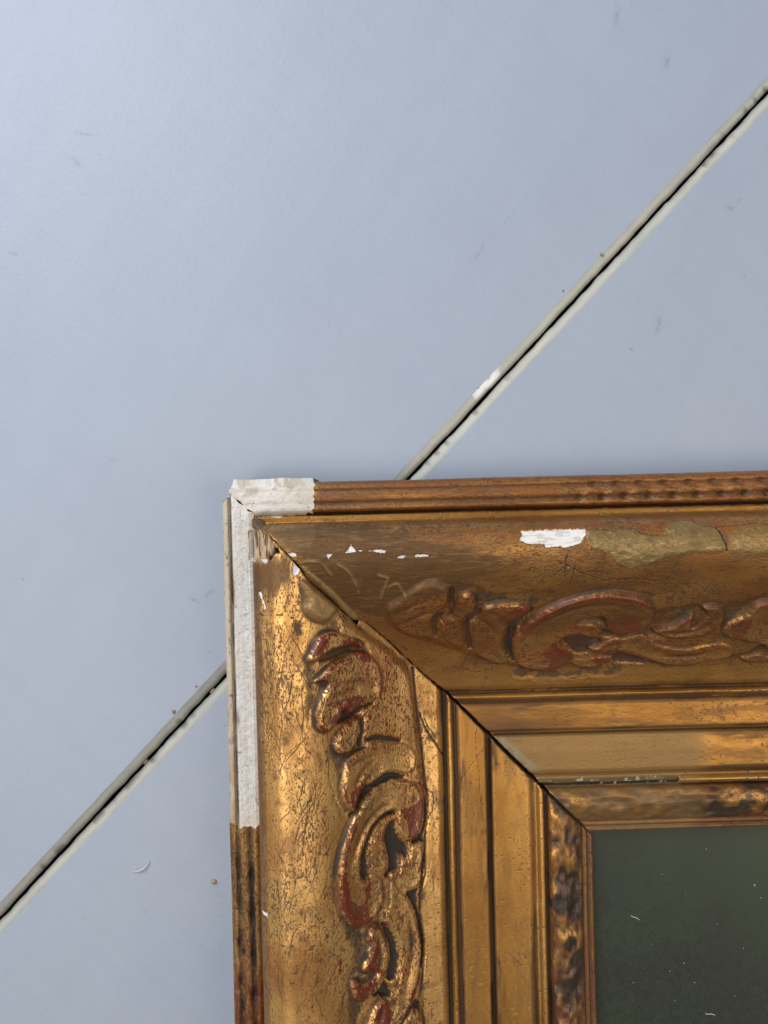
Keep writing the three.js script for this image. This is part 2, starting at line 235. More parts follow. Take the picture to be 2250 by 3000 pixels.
  ['red', '', '43.9,27.6 42.4,30.5 44.6,32.3 45.6,30.0 47.9,29.3 48.4,26.3'],
  ['red', '', '96.0,48.9 96.1,53.3 93.5,56.5 97.5,57.5 102.0,56.6 104.9,54.9 105.9,53.1 106.0,51.5 101.4,52.4 97.8,49.9'],
  ['red', '', '103.8,33.0 100.5,34.5 95.4,36.5 99.4,36.8 104.4,34.6 111.5,34.2 116.8,35.5 120.4,38.2 113.0,39.4 113.1,40.8 122.7,39.1 123.7,41.5 126.1,39.5 125.4,36.2 121.3,33.5 113.0,32.1'],
  ['red', '', '133.9,40.8 130.4,42.8 138.5,42.6 142.7,41.0 142.5,38.6 140.1,35.8 142.0,34.9 146.1,36.6 146.3,40.0 141.9,42.0 138.9,38.2 135.8,38.5'],
  ['red', '', '148.4,43.6 151.1,45.8 157.6,45.8 154.3,39.3 149.7,41.3'],
  ['red', '', '139.5,55.3 142.2,55.5 151.4,52.9 156.8,49.7 157.7,46.1 154.3,49.7 148.7,52.5 144.4,54.7'],
  ['red', '', '132.5,32.6 134.7,33.2 137.3,33.1 137.2,32.4 134.7,32.3'],
  ['red', '', '86.4,36.2 85.0,39.6 89.4,38.0 92.7,37.0 90.9,35.2'],
  ['crack', '2', '69.4,57.2 72.1,57.9 75.4,59.4 78.3,61.2 80.9,62.7 83.1,63.8'],
  ['crack', '', '88.8,54.0 90.3,57.1 92.1,58.7 93.3,59.4 93.7,60.5 96.7,60.9 97.9,60.4 99.5,60.6 100.0,59.4 101.5,59.0'],
  ['crack', '', '71.5,58.8 73.1,59.2 75.3,60.4 77.9,62.0'],
  ['crack', 'thin', '81.9,76.8 84.8,74.3 89.9,70.4 91.8,68.9'],
  ['crack', 'thin', '75.0,74.5 81.8,74.0 89.3,74.9 98.7,75.2 105.2,76.0'],
  ['chip', '', '117.2,11.5 117.5,12.6 117.3,13.9 117.9,13.4 118.4,13.7 118.3,12.4 118.4,11.6'],
];
const TOP = [
  ['leaf', '1.5,1.3', '47.3,35.3 51.7,33.0 54.6,30.8 57.0,29.1 59.3,28.4 62.4,28.3 64.8,29.8 65.9,31.3 65.9,33.4 65.2,35.3 63.6,37.1 61.7,38.9 60.5,41.1 60.6,43.6 61.8,45.3 57.1,46.0 50.9,43.0 48.5,38.8'],
  ['leaf', '1.6,1.0', '67.1,36.4 67.8,33.7 69.6,32.0 71.6,31.9 73.1,33.8 73.6,36.0 73.1,37.5 70.5,38.8 69.1,40.8 69.2,42.4 70.5,44.4 71.2,47.2 70.2,49.2 66.6,48.0 64.1,46.2 63.3,43.4 63.0,41.4 63.7,39.3 65.3,37.9 67.1,39.1'],
  ['leaf', '1.7,1.1', '74.9,35.7 77.7,35.1 81.1,34.8 84.7,34.9 87.0,35.5 89.0,37.1 87.6,38.4 85.2,39.6 82.9,41.2 82.3,43.9 81.7,47.3 81.9,49.5 83.3,51.5 84.7,53.9 80.2,55.2 74.9,52.2 72.5,49.8 72.1,46.4 72.5,43.7 72.3,40.6 73.6,38.5'],
  ['scroll', '2.0,1.1', '85.6,54.2 84.6,51.3 84.4,46.8 85.3,43.9 87.5,40.9 90.4,38.5 93.1,36.7 96.7,34.9 100.7,33.5 104.5,32.7 109.1,32.2 113.5,32.7 117.8,33.6 121.3,35.2 123.6,38.0 124.2,40.2 123.5,42.3 122.2,44.2 119.2,45.3 115.5,46.0 113.2,45.7 111.1,44.1 110.0,42.2 109.6,40.3 108.2,40.0 105.3,40.3 102.0,40.8 105.5,41.1 108.0,41.6 109.8,43.1 109.8,45.6 108.1,46.5 106.1,46.4 103.7,45.8 100.7,45.4 99.1,46.4 98.0,47.7 100.7,49.6 102.4,52.1 101.3,54.9 98.9,56.8 95.3,57.4 90.2,56.9 87.0,55.7'],
  ['knob', '1.3,1.0', '102.5,52.2 105.2,53.0 108.9,52.6 114.0,52.3 115.0,53.9 113.2,55.7 109.5,57.0 105.6,57.2 102.7,56.0 101.6,54.3'],
  ['stem', '1.6,1.0', '113.8,46.1 116.8,46.3 119.2,45.5 122.1,45.1 121.7,45.1 124.7,47.5 128.0,49.3 131.8,50.2 135.4,50.6 139.0,49.9 142.6,48.9 146.3,48.7 149.0,50.3 150.1,52.9 149.0,54.6 144.1,55.9 139.1,56.6 134.0,57.0 128.8,56.3 123.2,53.8 117.8,51.8 114.6,51.3 112.2,52.1 107.3,51.7 106.8,49.8 109.7,49.0 111.0,47.3'],
  ['leaf', '1.7,1.0', '124.2,44.0 126.9,43.8 129.6,43.6 131.9,41.8 133.9,40.0 135.0,39.5 135.6,41.3 135.1,43.6 136.3,43.7 137.8,41.8 138.2,39.7 136.5,38.1 138.4,37.2 140.9,37.4 143.0,38.5 144.2,40.2 144.0,42.7 142.6,44.8 141.0,46.4 137.3,47.8 133.3,48.0 129.2,47.6 125.9,46.3 124.2,45.1'],
  ['leaf', '1.7,1.0', '155.0,36.2 151.9,36.9 150.6,38.7 149.7,40.3 147.1,41.6 144.7,43.2 143.7,45.1 144.6,46.8 147.5,48.2 151.4,49.0 155.5,49.9 160.0,51.7 164.9,51.9 163.6,43.5 159.7,36.3'],
  ['knob', '1.2,1.0', '151.5,54.6 153.8,53.6 157.8,53.1 161.1,54.0 163.5,55.3 161.7,56.3 157.2,56.8 154.0,56.5'],
  ['sheet', '1.05,2.6', '46.1,36.3 51.0,34.3 57.0,32.9 64.9,34.4 71.5,34.9 78.9,37.3 86.3,38.0 87.8,44.1 93.4,39.3 104.9,35.3 119.8,36.8 122.4,41.8 116.4,43.8 125.6,45.7 132.8,45.4 138.4,42.2 141.7,40.1 143.1,42.9 146.6,44.7 150.4,40.9 162.2,39.6 166.5,53.3 151.6,54.9 141.7,56.6 128.8,56.6 118.2,54.2 115.0,53.9 103.0,56.7 92.7,57.0 85.4,56.7 75.0,53.6 62.1,48.4 54.6,45.9 48.4,42.4'],
  ['dirt', '', '64.8,29.0 68.8,29.9 73.6,30.3 75.1,31.6 78.5,32.5 84.5,32.6 94.2,32.1 94.4,34.0 90.9,36.0 89.1,37.0 87.2,35.3 83.5,34.4 76.3,34.8 73.9,35.5 73.3,33.4 71.3,31.5 68.9,31.9 67.1,34.8 66.3,31.6'],
  ['dirt', '', '123.0,35.3 119.0,33.6 120.4,33.4 123.7,35.0'],
  ['dirt', '', '124.7,38.6 129.9,38.2 136.1,37.5 137.5,38.9 135.0,39.7 131.8,41.5 128.4,43.6 124.2,43.8 124.5,40.7'],
  ['dirt', '', '143.4,37.5 146.7,37.3 150.7,36.1 154.3,34.3 154.9,35.9 151.0,37.1 149.6,40.1 145.8,42.2 143.5,44.6 142.9,44.0 144.3,41.3'],
  ['dirt', '', '85.0,56.7 92.8,57.7 101.4,56.3 113.2,56.1 118.4,56.3 117.3,59.7 108.5,60.5 95.6,60.5 85.2,60.2'],
  ['hollow', '1.6,0.8', '99.1,46.5 101.8,46.5 104.2,45.4 106.1,46.6 108.4,47.0 110.2,47.5 109.7,48.9 106.8,49.5 106.7,51.4 104.8,51.9 102.4,51.0 100.9,49.2 99.5,47.8'],
  ['hollow', '1.0,0.6', '109.9,43.6 113.2,45.5 112.6,46.6 109.8,46.2'],
  ['hollow', '0.8,0.8', '114.6,51.6 117.8,52.2 123.2,54.4 124.8,56.3 121.5,56.1 117.8,55.8 114.2,55.6'],
  ['hollow', '0.8,0.8', '154.4,52.7 155.8,51.1 157.8,50.0 159.0,51.7 160.2,52.6 157.8,53.0'],
  ['hollow', '1.3,0.7', '88.7,37.4 85.5,39.6 83.0,41.6 82.3,44.8 81.7,48.1 82.3,50.7 83.8,52.1 85.2,54.2 84.9,51.3 84.4,47.6 84.8,44.0 86.4,41.3 88.8,38.9 89.9,37.6'],
  ['hollow', '1.0,0.6', '101.9,40.5 105.2,39.8 108.2,39.6 109.7,40.0 110.1,42.0 108.0,41.6 105.5,40.9'],
  ['groove', '0.8,1.1', '63.6,37.9 61.7,39.5 61.3,41.7 62.1,44.5'],
  ['groove', '0.9,1.0', '74.1,37.4 71.5,39.2 70.4,41.4 71.3,45.0 72.0,48.7'],
  ['groove', '0.9,0.8', '66.0,31.1 66.4,34.0 66.3,38.0'],
  ['ridge', '0.7,0.7', '25.3,22.4 27.6,22.2 29.9,22.3 31.5,23.3 32.6,25.0 33.5,26.2'],
  ['ridge', '0.7,0.7', '35.5,23.4 37.3,24.4 38.6,25.9 39.5,27.9 40.3,29.9 40.6,31.5'],
  ['ridge', '0.7,0.7', '46.3,26.6 48.0,27.1 48.9,27.5 48.4,28.6 47.4,30.9 46.6,33.2'],
  ['ridge', '0.7,0.7', '48.4,30.1 50.0,29.4 51.5,29.0 52.1,30.5 53.1,32.1'],
  ['ridge', '0.4,0.5', '53.1,32.1 55.0,31.1 57.1,29.4 59.7,28.2 61.8,28.3'],
  ['lip', '', '25.4,23.0 27.9,24.9 30.8,27.7 34.1,31.0 36.7,34.5 40.6,38.9 38.5,40.2 35.6,36.6 32.1,31.8 28.4,27.3 25.6,24.1'],
  ['bronze', '', '16.3,12.8 28.4,12.1 48.5,13.2 58.5,17.5 74.9,19.7 80.4,23.1 77.0,28.8 63.9,29.9 54.6,32.2 49.8,37.3 43.0,38.2 38.3,37.0 23.5,21.6'],
  ['bronze2', '', '15.6,13.3 17.2,12.6 29.2,12.6 29.6,15.6 28.6,17.5 27.2,19.1 24.5,20.1 21.8,19.7'],
  ['olive', '', '102.8,14.8 102.7,18.5 103.6,20.1 108.6,21.9 109.4,23.6 110.6,25.4 113.7,26.3 117.6,25.9 121.5,24.6 124.3,23.0 129.2,22.5 140.2,22.2 139.8,20.4 139.0,17.7 137.6,16.0 133.5,14.6 129.2,13.9 125.1,14.7 124.1,17.5 117.5,17.3 116.1,15.5 111.0,16.0 108.1,15.5'],
  ['olive2', '', '140.6,16.4 152.0,15.1 156.7,15.2 155.8,22.1 151.2,22.7 143.4,23.9 140.6,22.1'],
  ['chip', '', '84.8,15.4 91.0,15.2 102.4,15.2 102.4,16.5 101.7,17.4 100.5,19.2 95.5,20.3 95.4,19.8 91.2,20.0 90.7,19.0 85.6,18.7 85.2,18.2 84.3,18.0 85.0,16.5'],
  ['chip', '', '37.3,20.0 38.2,19.1 38.9,17.8 39.5,18.8 40.2,19.7 39.2,20.0'],
  ['chip', '', '43.8,19.7 45.2,19.5 46.8,19.3 48.4,19.8 47.9,20.4 46.1,20.2'],
  ['chip', '', '51.2,21.4 52.7,21.1 53.8,21.2 53.1,21.8 51.6,21.9'],
  ['chip', '', '55.6,21.3 56.7,21.0 59.7,21.1 59.3,21.6 56.3,21.7'],
  ['chip', '', '32.1,20.2 33.8,20.3 32.8,21.7'],
  ['chip', '', '21.8,19.6 24.6,19.7 23.9,20.5 22.7,20.7'],
  ['chip', '', '40.9,19.5 41.9,19.4 41.7,19.9'],
  ['crack', '2', '137.6,16.0 138.7,17.7 139.5,20.1 140.0,22.1'],  // crescent crack, its dark shadow painted into the stroke
  ['crack', '', '132.3,12.6 132.3,14.3 133.9,15.3 137.3,15.9'],
  ['crack', '', '137.4,15.6 143.2,15.5 148.1,14.8 151.9,15.3'],
  ['crack', '', '102.8,15.3 110.3,16.0 110.9,16.2'],
  ['crack', '', '113.4,15.6 116.1,15.5 117.5,17.3 124.1,17.5'],
  ['crack', '', '96.8,25.0 100.7,27.0 105.0,28.7 109.2,29.9'],
  ['crack', '', '109.5,29.4 118.3,29.5 120.4,30.1 122.8,30.3'],
  ['crack', '', '95.5,24.8 96.9,23.8 97.2,22.0'],
  ['crack', '', '96.9,28.3 96.7,25.0 96.9,22.6'],
  ['crack', '', '98.8,29.3 99.2,26.5 99.3,24.4'],
  ['crack', '', '94.3,23.6 96.7,24.8 97.7,25.2'],
  ['crack', '', '93.3,28.4 95.5,26.4 97.0,25.0'],
  ['vein', '0.42,0.6', '87.3,46.9 91.2,41.4 98.1,37.8 105.0,35.8 112.3,36.1 118.9,38.4'],
  ['vein', '0.42,0.6', '73.2,38.7 76.8,41.0 79.6,45.2'],
  ['vein', '0.42,0.6', '76.5,37.2 80.3,38.9 81.4,42.8'],
  ['vein', '0.42,0.6', '128.7,53.1 136.0,53.6 143.4,52.4'],
  ['vein', '0.42,0.6', '126.7,45.2 131.9,45.9 137.8,44.7 140.9,42.3'],
  ['vein', '0.42,0.6', '50.9,37.5 55.8,34.5 60.6,33.5'],
  ['vein', '0.42,0.6', '52.1,40.8 57.0,38.3 60.9,36.7'],
  ['crack', '', '72.3,49.5 72.1,51.5 70.4,54.9 70.0,56.9'],
  ['crack', '', '82.9,41.2 83.3,44.8 83.0,47.3 83.4,49.6 85.2,53.3'],
  ['crack', '', '38.8,40.2 40.6,38.8'],
  ['red', '', '96.1,47.1 98.6,48.6 101.3,50.4 102.3,52.7 100.3,55.2 97.4,56.8 92.7,57.0 95.7,55.0 96.0,52.8 93.0,51.5 93.1,49.3 95.1,48.8'],
  ['red', '', '110.5,41.4 113.0,39.3 115.8,38.8 119.2,39.8 120.7,41.7 121.4,44.0 118.6,45.3 114.7,45.7 111.5,43.9'],
  ['red', '', '84.2,45.7 85.5,43.5 90.4,38.4 96.7,34.9 104.5,32.8 113.5,32.7 120.8,35.0 123.6,38.5 121.6,37.4 116.9,34.9 109.5,33.9 102.4,34.4 97.0,37.0 91.8,39.8 86.6,44.1'],
  ['red', '', '107.7,53.1 111.6,53.2 113.7,54.1 112.6,55.5 108.9,56.0'],
  ['red', '', '86.0,35.3 88.4,37.0 83.5,39.6 80.4,40.6 78.1,39.7'],
  ['red', '', '130.4,43.7 133.6,41.0 133.4,42.1 131.4,43.7'],
  ['red', '', '137.5,38.9 138.7,39.8 138.5,41.7 136.7,43.3'],
  ['red', '', '148.1,41.7 151.8,41.5 152.7,45.4 150.0,48.1 145.7,46.3'],
  ['red', '', '39.1,35.4 43.9,35.8 51.1,35.7 50.6,38.1 45.0,38.5 41.4,37.9'],
];


const TW = 2048, TH = 1152, SL = 190, UL = 112, DX = SL / TW, DY = UL / TH;
function buildFields(items, isTop) {
  const n = TW * TH, F = {};
  const f32 = (v = 0) => { const a = new Float32Array(n); if (v) a.fill(v); return a; };
  Object.assign(F, { relief: f32(), edge: f32(-9), hollow: f32(), dirt: f32(), conv: f32(), red: f32(), bronze: f32(), bronze2: f32(), olive: f32(), chip: f32(), wood: f32(), hole: f32(), crack: f32(), light: f32(), id: new Uint8Array(n), chipId: new Uint8Array(n) });
  F.parts = [];
  const each = (P, r, fn) => {
    let a = 1e9, b = -1e9, c = 1e9, d = -1e9;
    for (const [x, y] of P) { a = Math.min(a, x); b = Math.max(b, x); c = Math.min(c, y); d = Math.max(d, y); }
    const i0 = Math.max(0, Math.floor((a - r) / DX)), i1 = Math.min(TW - 1, Math.ceil((b + r) / DX)), j0 = Math.max(0, Math.floor((c - r) / DY)), j1 = Math.min(TH - 1, Math.ceil((d + r) / DY));
    for (let j = j0; j <= j1; j++) for (let i = i0; i <= i1; i++) fn(j * TW + i, i * DX, j * DY);
  };
  const soft = (P, arr, s, k, amp, max = 1) => each(P, 3, (o, x, y) => { const d = sdPoly(P, x, y) + (fbm(x * k, y * k, 51, 3) - 0.5) * amp; arr[o] = Math.max(arr[o], max * sm(-s, s, d)); });
  for (const [kind, args, str] of items) {
    const raw = pts(str), [H, w] = args.split(',').map(Number);
    if (['leaf', 'scroll', 'knob', 'stem', 'sheet'].includes(kind)) {
      const P = smoothPoly(raw, 1, true), id = F.parts.length + 1; F.parts.push(kind);
      each(P, 2.5, (o, x, y) => {
        const wx = x + (vn(x * 0.5, y * 0.5, 61) - 0.5) * 0.3, wy = y + (vn(x * 0.5, y * 0.5, 62) - 0.5) * 0.3, d = sdPoly(P, wx, wy);
        if (d > F.edge[o]) F.edge[o] = d;
        if (d <= 0) return;
        const t = Math.min(1, d / w);
        let h = H * (kind === 'sheet' ? t * t * (3 - 2 * t) : t * (2 - t));
        if (kind === 'scroll' || kind === 'stem') h *= 1 - 0.16 * sm(w * 0.9, w * 3.2, d);
        else if (kind !== 'sheet') h *= 1 - 0.12 * sm(w, w * 3, d) + 0.1 * (fbm(x * 0.35, y * 0.35, 63, 2) - 0.5);
        else h *= 1;
        if (h > F.relief[o]) { F.relief[o] = h; F.id[o] = id; }
      });
    } else if (kind === 'dirt') soft(smoothPoly(raw, 1, true), F.dirt, 0.7, 0.5, 1.6);
    else if (kind === 'hollow') {
      const P = smoothPoly(raw, 1, true);
      each(P, 1.2, (o, x, y) => { const d = sdPoly(P, x, y) + (vn(x * 1.6, y * 1.6, 64) - 0.5) * 0.4; F.hollow[o] = Math.max(F.hollow[o], sm(-0.35, 0.45, d)); const q = H * sm(-0.5, w, d); if (q > 0) { F.relief[o] -= q; } });
    } else if (kind === 'groove' || kind === 'crease') {
      const P = smoothPoly(raw, 1, false);
      each(P, w * 2 + 0.5, (o, x, y) => {
        const [d, at] = dLine(P, x, y), ww = w * (0.55 + 0.6 * vn(x * 0.5, y * 0.5, 65)) * (kind === 'groove' ? 0.5 + 1.0 * Math.sin(Math.PI * clamp(at, 0.08, 0.92)) : 0.8), q = 1 - sm(ww * 0.25, ww * 1.15, d);
        F.relief[o] -= H * q; F.hollow[o] = Math.max(F.hollow[o], q * (kind === 'groove' ? 0.75 : 0.55 * sm(0.3, 0.6, vn(x * 0.3, y * 0.3, 66))));
      });
    } else if (kind === 'vein') {
      const P = smoothPoly(raw, 2, false);
      each(P, 2, (o, x, y) => { const [d, at] = dLine(P, x, y), q = Math.exp(-d * d / (w * w)) * Math.sin(Math.PI * clamp(at, 0.03, 0.97)); F.relief[o] -= H * q; F.hollow[o] = Math.max(F.hollow[o], 0.3 * q * sm(0.3, 0.6, vn(x * 0.4, y * 0.4, 72))); });
    } else if (kind === 'ridge') {
      const P = smoothPoly(raw, 2, false);
      each(P, 2, (o, x, y) => { const [d] = dLine(P, x, y), q = Math.exp(-d * d / (w * w * 0.3)); F.relief[o] += H * 0.55 * q; F.light[o] = Math.max(F.light[o], (H > 0.5 ? 0.6 : 0.15) * q * sm(0.15, 0.5, vn(x * 0.7, y * 0.7, 67))); });
    } else if (kind === 'lip') {
      const P = smoothPoly(raw, 1, true);
      each(P, 2, (o, x, y) => { const d = sdPoly(P, x, y); F.relief[o] += 0.4 * sm(-0.3, 1.3, d); F.light[o] = Math.max(F.light[o], sm(-0.2, 0.5, d)); });
    } else if (kind === 'crack') {
      const P = smoothPoly(raw, 1, false), k = args === 'thin' ? 0.05 : args ? 0.3 : 0.1;
      each(P, 1, (o, x, y) => { const [d] = dLine(P, x + (vn(x * 2, y * 2, 68) - 0.5) * 0.3, y + (vn(x * 2, y * 2, 69) - 0.5) * 0.3); F.crack[o] = Math.max(F.crack[o], 1 - sm(k * 0.5, k * 1.3, d)); });
    } else if (kind === 'red') { const P = smoothPoly(raw, 1, true); soft(P, F.red, 0.9, 0.5, 2.2); }
    else if (kind === 'bronze') { const P = smoothPoly(raw, 1, true); each(P, 4, (o, x, y) => { const d = sdPoly(P, x, y) + (fbm(x * 0.16, y * 0.9, 51, 4) - 0.5) * 6; F.bronze[o] = Math.max(F.bronze[o], sm(-1.6, 1.6, d)); }); }
    else if (kind === 'bronze2') soft(smoothPoly(raw, 1, true), F.bronze2, isTop ? 0.5 : 0.9, 0.8, 0.8);
    else if (kind === 'olive') soft(smoothPoly(raw, 1, true), F.olive, 0.55, 0.7, 1.8);
    else if (kind === 'olive2') soft(smoothPoly(raw, 1, true), F.olive, 1.5, 0.5, 2, 0.8);
    else if (kind === 'wood') soft(raw, F.wood, 0.2, 1.2, 0.5);
    else if (kind === 'hole') soft(raw, F.hole, 0.15, 1.2, 0.3);
    else if (kind === 'chip') {
      const id = ++F.chips || (F.chips = 1);
      each(raw, 1.5, (o, x, y) => { const d = sdPoly(raw, x, y) + (vn(x * 2.2, y * 2.2, 71) - 0.5) * 0.35; F.chip[o] = Math.max(F.chip[o], sm(-0.06, 0.08, d)); if (d > 0) F.chipId[o] = id; });
    }
  }
  // what stands proud of its surroundings wears, what lies below them gathers dirt and takes painted shade
  const blur = (A, r) => {
    const B = new Float32Array(n), C = new Float32Array(n);
    for (let j = 0; j < TH; j++) { let q = 0; for (let i = -r; i <= r; i++) q += A[j * TW + clamp(i, 0, TW - 1)]; for (let i = 0; i < TW; i++) { B[j * TW + i] = q / (2 * r + 1); q += A[j * TW + Math.min(TW - 1, i + r + 1)] - A[j * TW + Math.max(0, i - r)]; } }
    for (let i = 0; i < TW; i++) { let q = 0; for (let j = -r; j <= r; j++) q += B[clamp(j, 0, TH - 1) * TW + i]; for (let j = 0; j < TH; j++) { C[j * TW + i] = q / (2 * r + 1); q += B[Math.min(TH - 1, j + r + 1) * TW + i] - B[Math.max(0, j - r) * TW + i]; } }
    return C;
  };
  F.relief = blur(F.relief, 2);
  const b = blur(blur(F.relief, 8), 8);
  for (let o = 0; o < n; o++) F.conv[o] = F.relief[o] - b[o];
  return F;
}
const at = (A, s, u) => {
  if (s > SL) s = 2 * SL - s;
  const x = clamp(s / DX, 0, TW - 1.001), y = clamp(u / DY, 0, TH - 1.001), i = x | 0, j = y | 0, f = x - i, g = y - j, o = j * TW + i;
  return (A[o] * (1 - f) + A[o + 1] * f) * (1 - g) + (A[o + TW] * (1 - f) + A[o + TW + 1] * f) * g;
};
const near = (A, s, u) => { if (s > SL) s = 2 * SL - s; return A[clamp(Math.round(u / DY), 0, TH - 1) * TW + clamp(Math.round(s / DX), 0, TW - 1)]; };

// gesso laid bare on the outer moulding: true inside the loss
const LOSS = { SIDE: (s, u) => u < 9.6 && s < 100.4 + (u > 2.8 ? 0.5 : -0.6) + (vn(u * 1.4, 3, 81) - 0.5) * 0.8, TOP: (s, u) => u < 9.6 + 0.9 * vn(s * 0.7, 2, 82) - 1.6 * sm(18, 27, s) * 0.6 && s < 28 - 0.6 * sm(2, 9, u) + (vn(u * 1.2, 5, 83) - 0.5) * 1.2 };
// reeds that turn into a twisted, punched pattern: depth and dirt of the punched hollows
function punch(which, s, u) {
  if (u > 9.2) return 0;
  const a = which === 'TOP' ? sm(92, 112, s) : 0.8 * sm(103, 112, s);
  if (!a) return 0;
  const per = which === 'TOP' ? 7.0 : 11.5, lx = which === 'TOP' ? 1.05 : 2.6;
  let q = 0;
  for (const [row, off, k] of [[6.5, 0, 1], [2.6, 0.35, 0.75]]) {
    let p = (s + off * per + (vn(s * 0.1, row, 84) - 0.5) * 1.5) % per; p = Math.min(p, per - p);
    const e = (p / lx) ** 2 + ((u - row - p * 0.12) / 0.75) ** 2; q = Math.max(q, k * Math.exp(-e));
  }
  return a * q;
}
const sight = (which, s, u) => {            // small leaf pattern of the inner moulding, worn soft
  const k = which === 'SIDE' ? 90 : 95, a = sm(95.9, 97.4, u) * (1 - sm(105.0, 106.8, u));
  return a * (1.5 * fbm(s * 0.17 + 3, u * 0.25, k, 2) + 0.35 * vn(s * 0.5, u * 0.6, k + 3) - 0.92);
};
function surface(which, F, s, u) {          // displacement along the profile's normal, mm
  let d = 0;
  if (u > 14 && u < 66) {
    d += at(F.relief, s, u);
    d -= 0.3 * at(F.dirt, s, u);
    d += 0.25 * (fbm(s * 0.09, u * 0.09, 85, 2) - 0.5);
  }
  if (u < 9.5) {
    if (LOSS[which](s, u)) {
      if (which === 'SIDE') d += u < 2.5 ? -0.25 + 0.25 * (fbm(s * 0.4, u, 86, 3) - 0.5) : -0.95 + 0.32 * (fbm(s * 0.8, u * 0.9, 87, 4) - 0.5) - 0.8 * Math.exp(-(((u - 2.8) / 0.3) ** 2)) - STRIPH(u) * 0.85;
      else d += -0.5 - STRIPH(u) * 0.6 + 0.7 * (fbm(s * 0.16, u * 0.22, 88, 2) - 0.5) + 0.16 * (fbm(s * 0.9, u * 0.9, 89, 3) - 0.5);
    } else d -= 0.85 * punch(which, s, u) - (which === 'TOP' ? 0.28 * sm(92, 110, s) * Math.cos((s - 0.25 * u) * 0.897) * -Math.sin(Math.PI * clamp((u - 3) / 2.9, 0, 1)) + 0.3 * sm(92, 110, s) * -Math.cos(s * 0.897) * Math.sin(Math.PI * clamp((u - 6.7) / 2.3, 0, 1)) : 0);
    if (which === 'SIDE' && s < 5.2) d -= 12 * (1 - sm(3.9, 4.6, s + 0.5 * vn(u * 2, 1, 3) - 0.55 * Math.max(0, 2.3 - u) ** 2 + 0.2)) * (1 - sm(2.1, 2.9, u));
    if (which === 'TOP' && s < 6) d -= 12 * (1 - sm(2.3, 3.3, s + 0.7 * vn(u * 1.3, 1, 4) + 0.35 * Math.max(0, u - 1) - 0.5 * Math.max(0, 1.2 - u))) * (1 - sm(4, 6, u));
  }
  if (u > 95.5) d += 1.15 * sight(which, s, u);
  if (which === 'TOP' && u > 92.8 && u < 95.2 && s < 136.6) d -= 1.5 * sm(92.8, 93.2, u) * (1 - sm(94.8, 95.2, u)) * (1 - 0.5 * sm(0.5, 0.8, vn(s * 0.35, 1, 91)));
  d -= 0.42 * at(F.chip, s, u) + 0.14 * at(F.crack, s, u) + 0.9 * at(F.wood, s, u) * (0.1 + 1.6 * vn(s * 0.3, u * 1.6, 92)) + 2.5 * at(F.hole, s, u);
  if (which === 'TOP') d += 0.07 * at(F.bronze2, s, u) * (u < 25 ? 1 : 0) + 0.3 * at(F.olive, s, u) * (0.2 + 1.2 * fbm(s * 0.5, u * 0.8, 93, 3));
  return d;
}
const STRIPH = (u) => interp(STRIP, u);

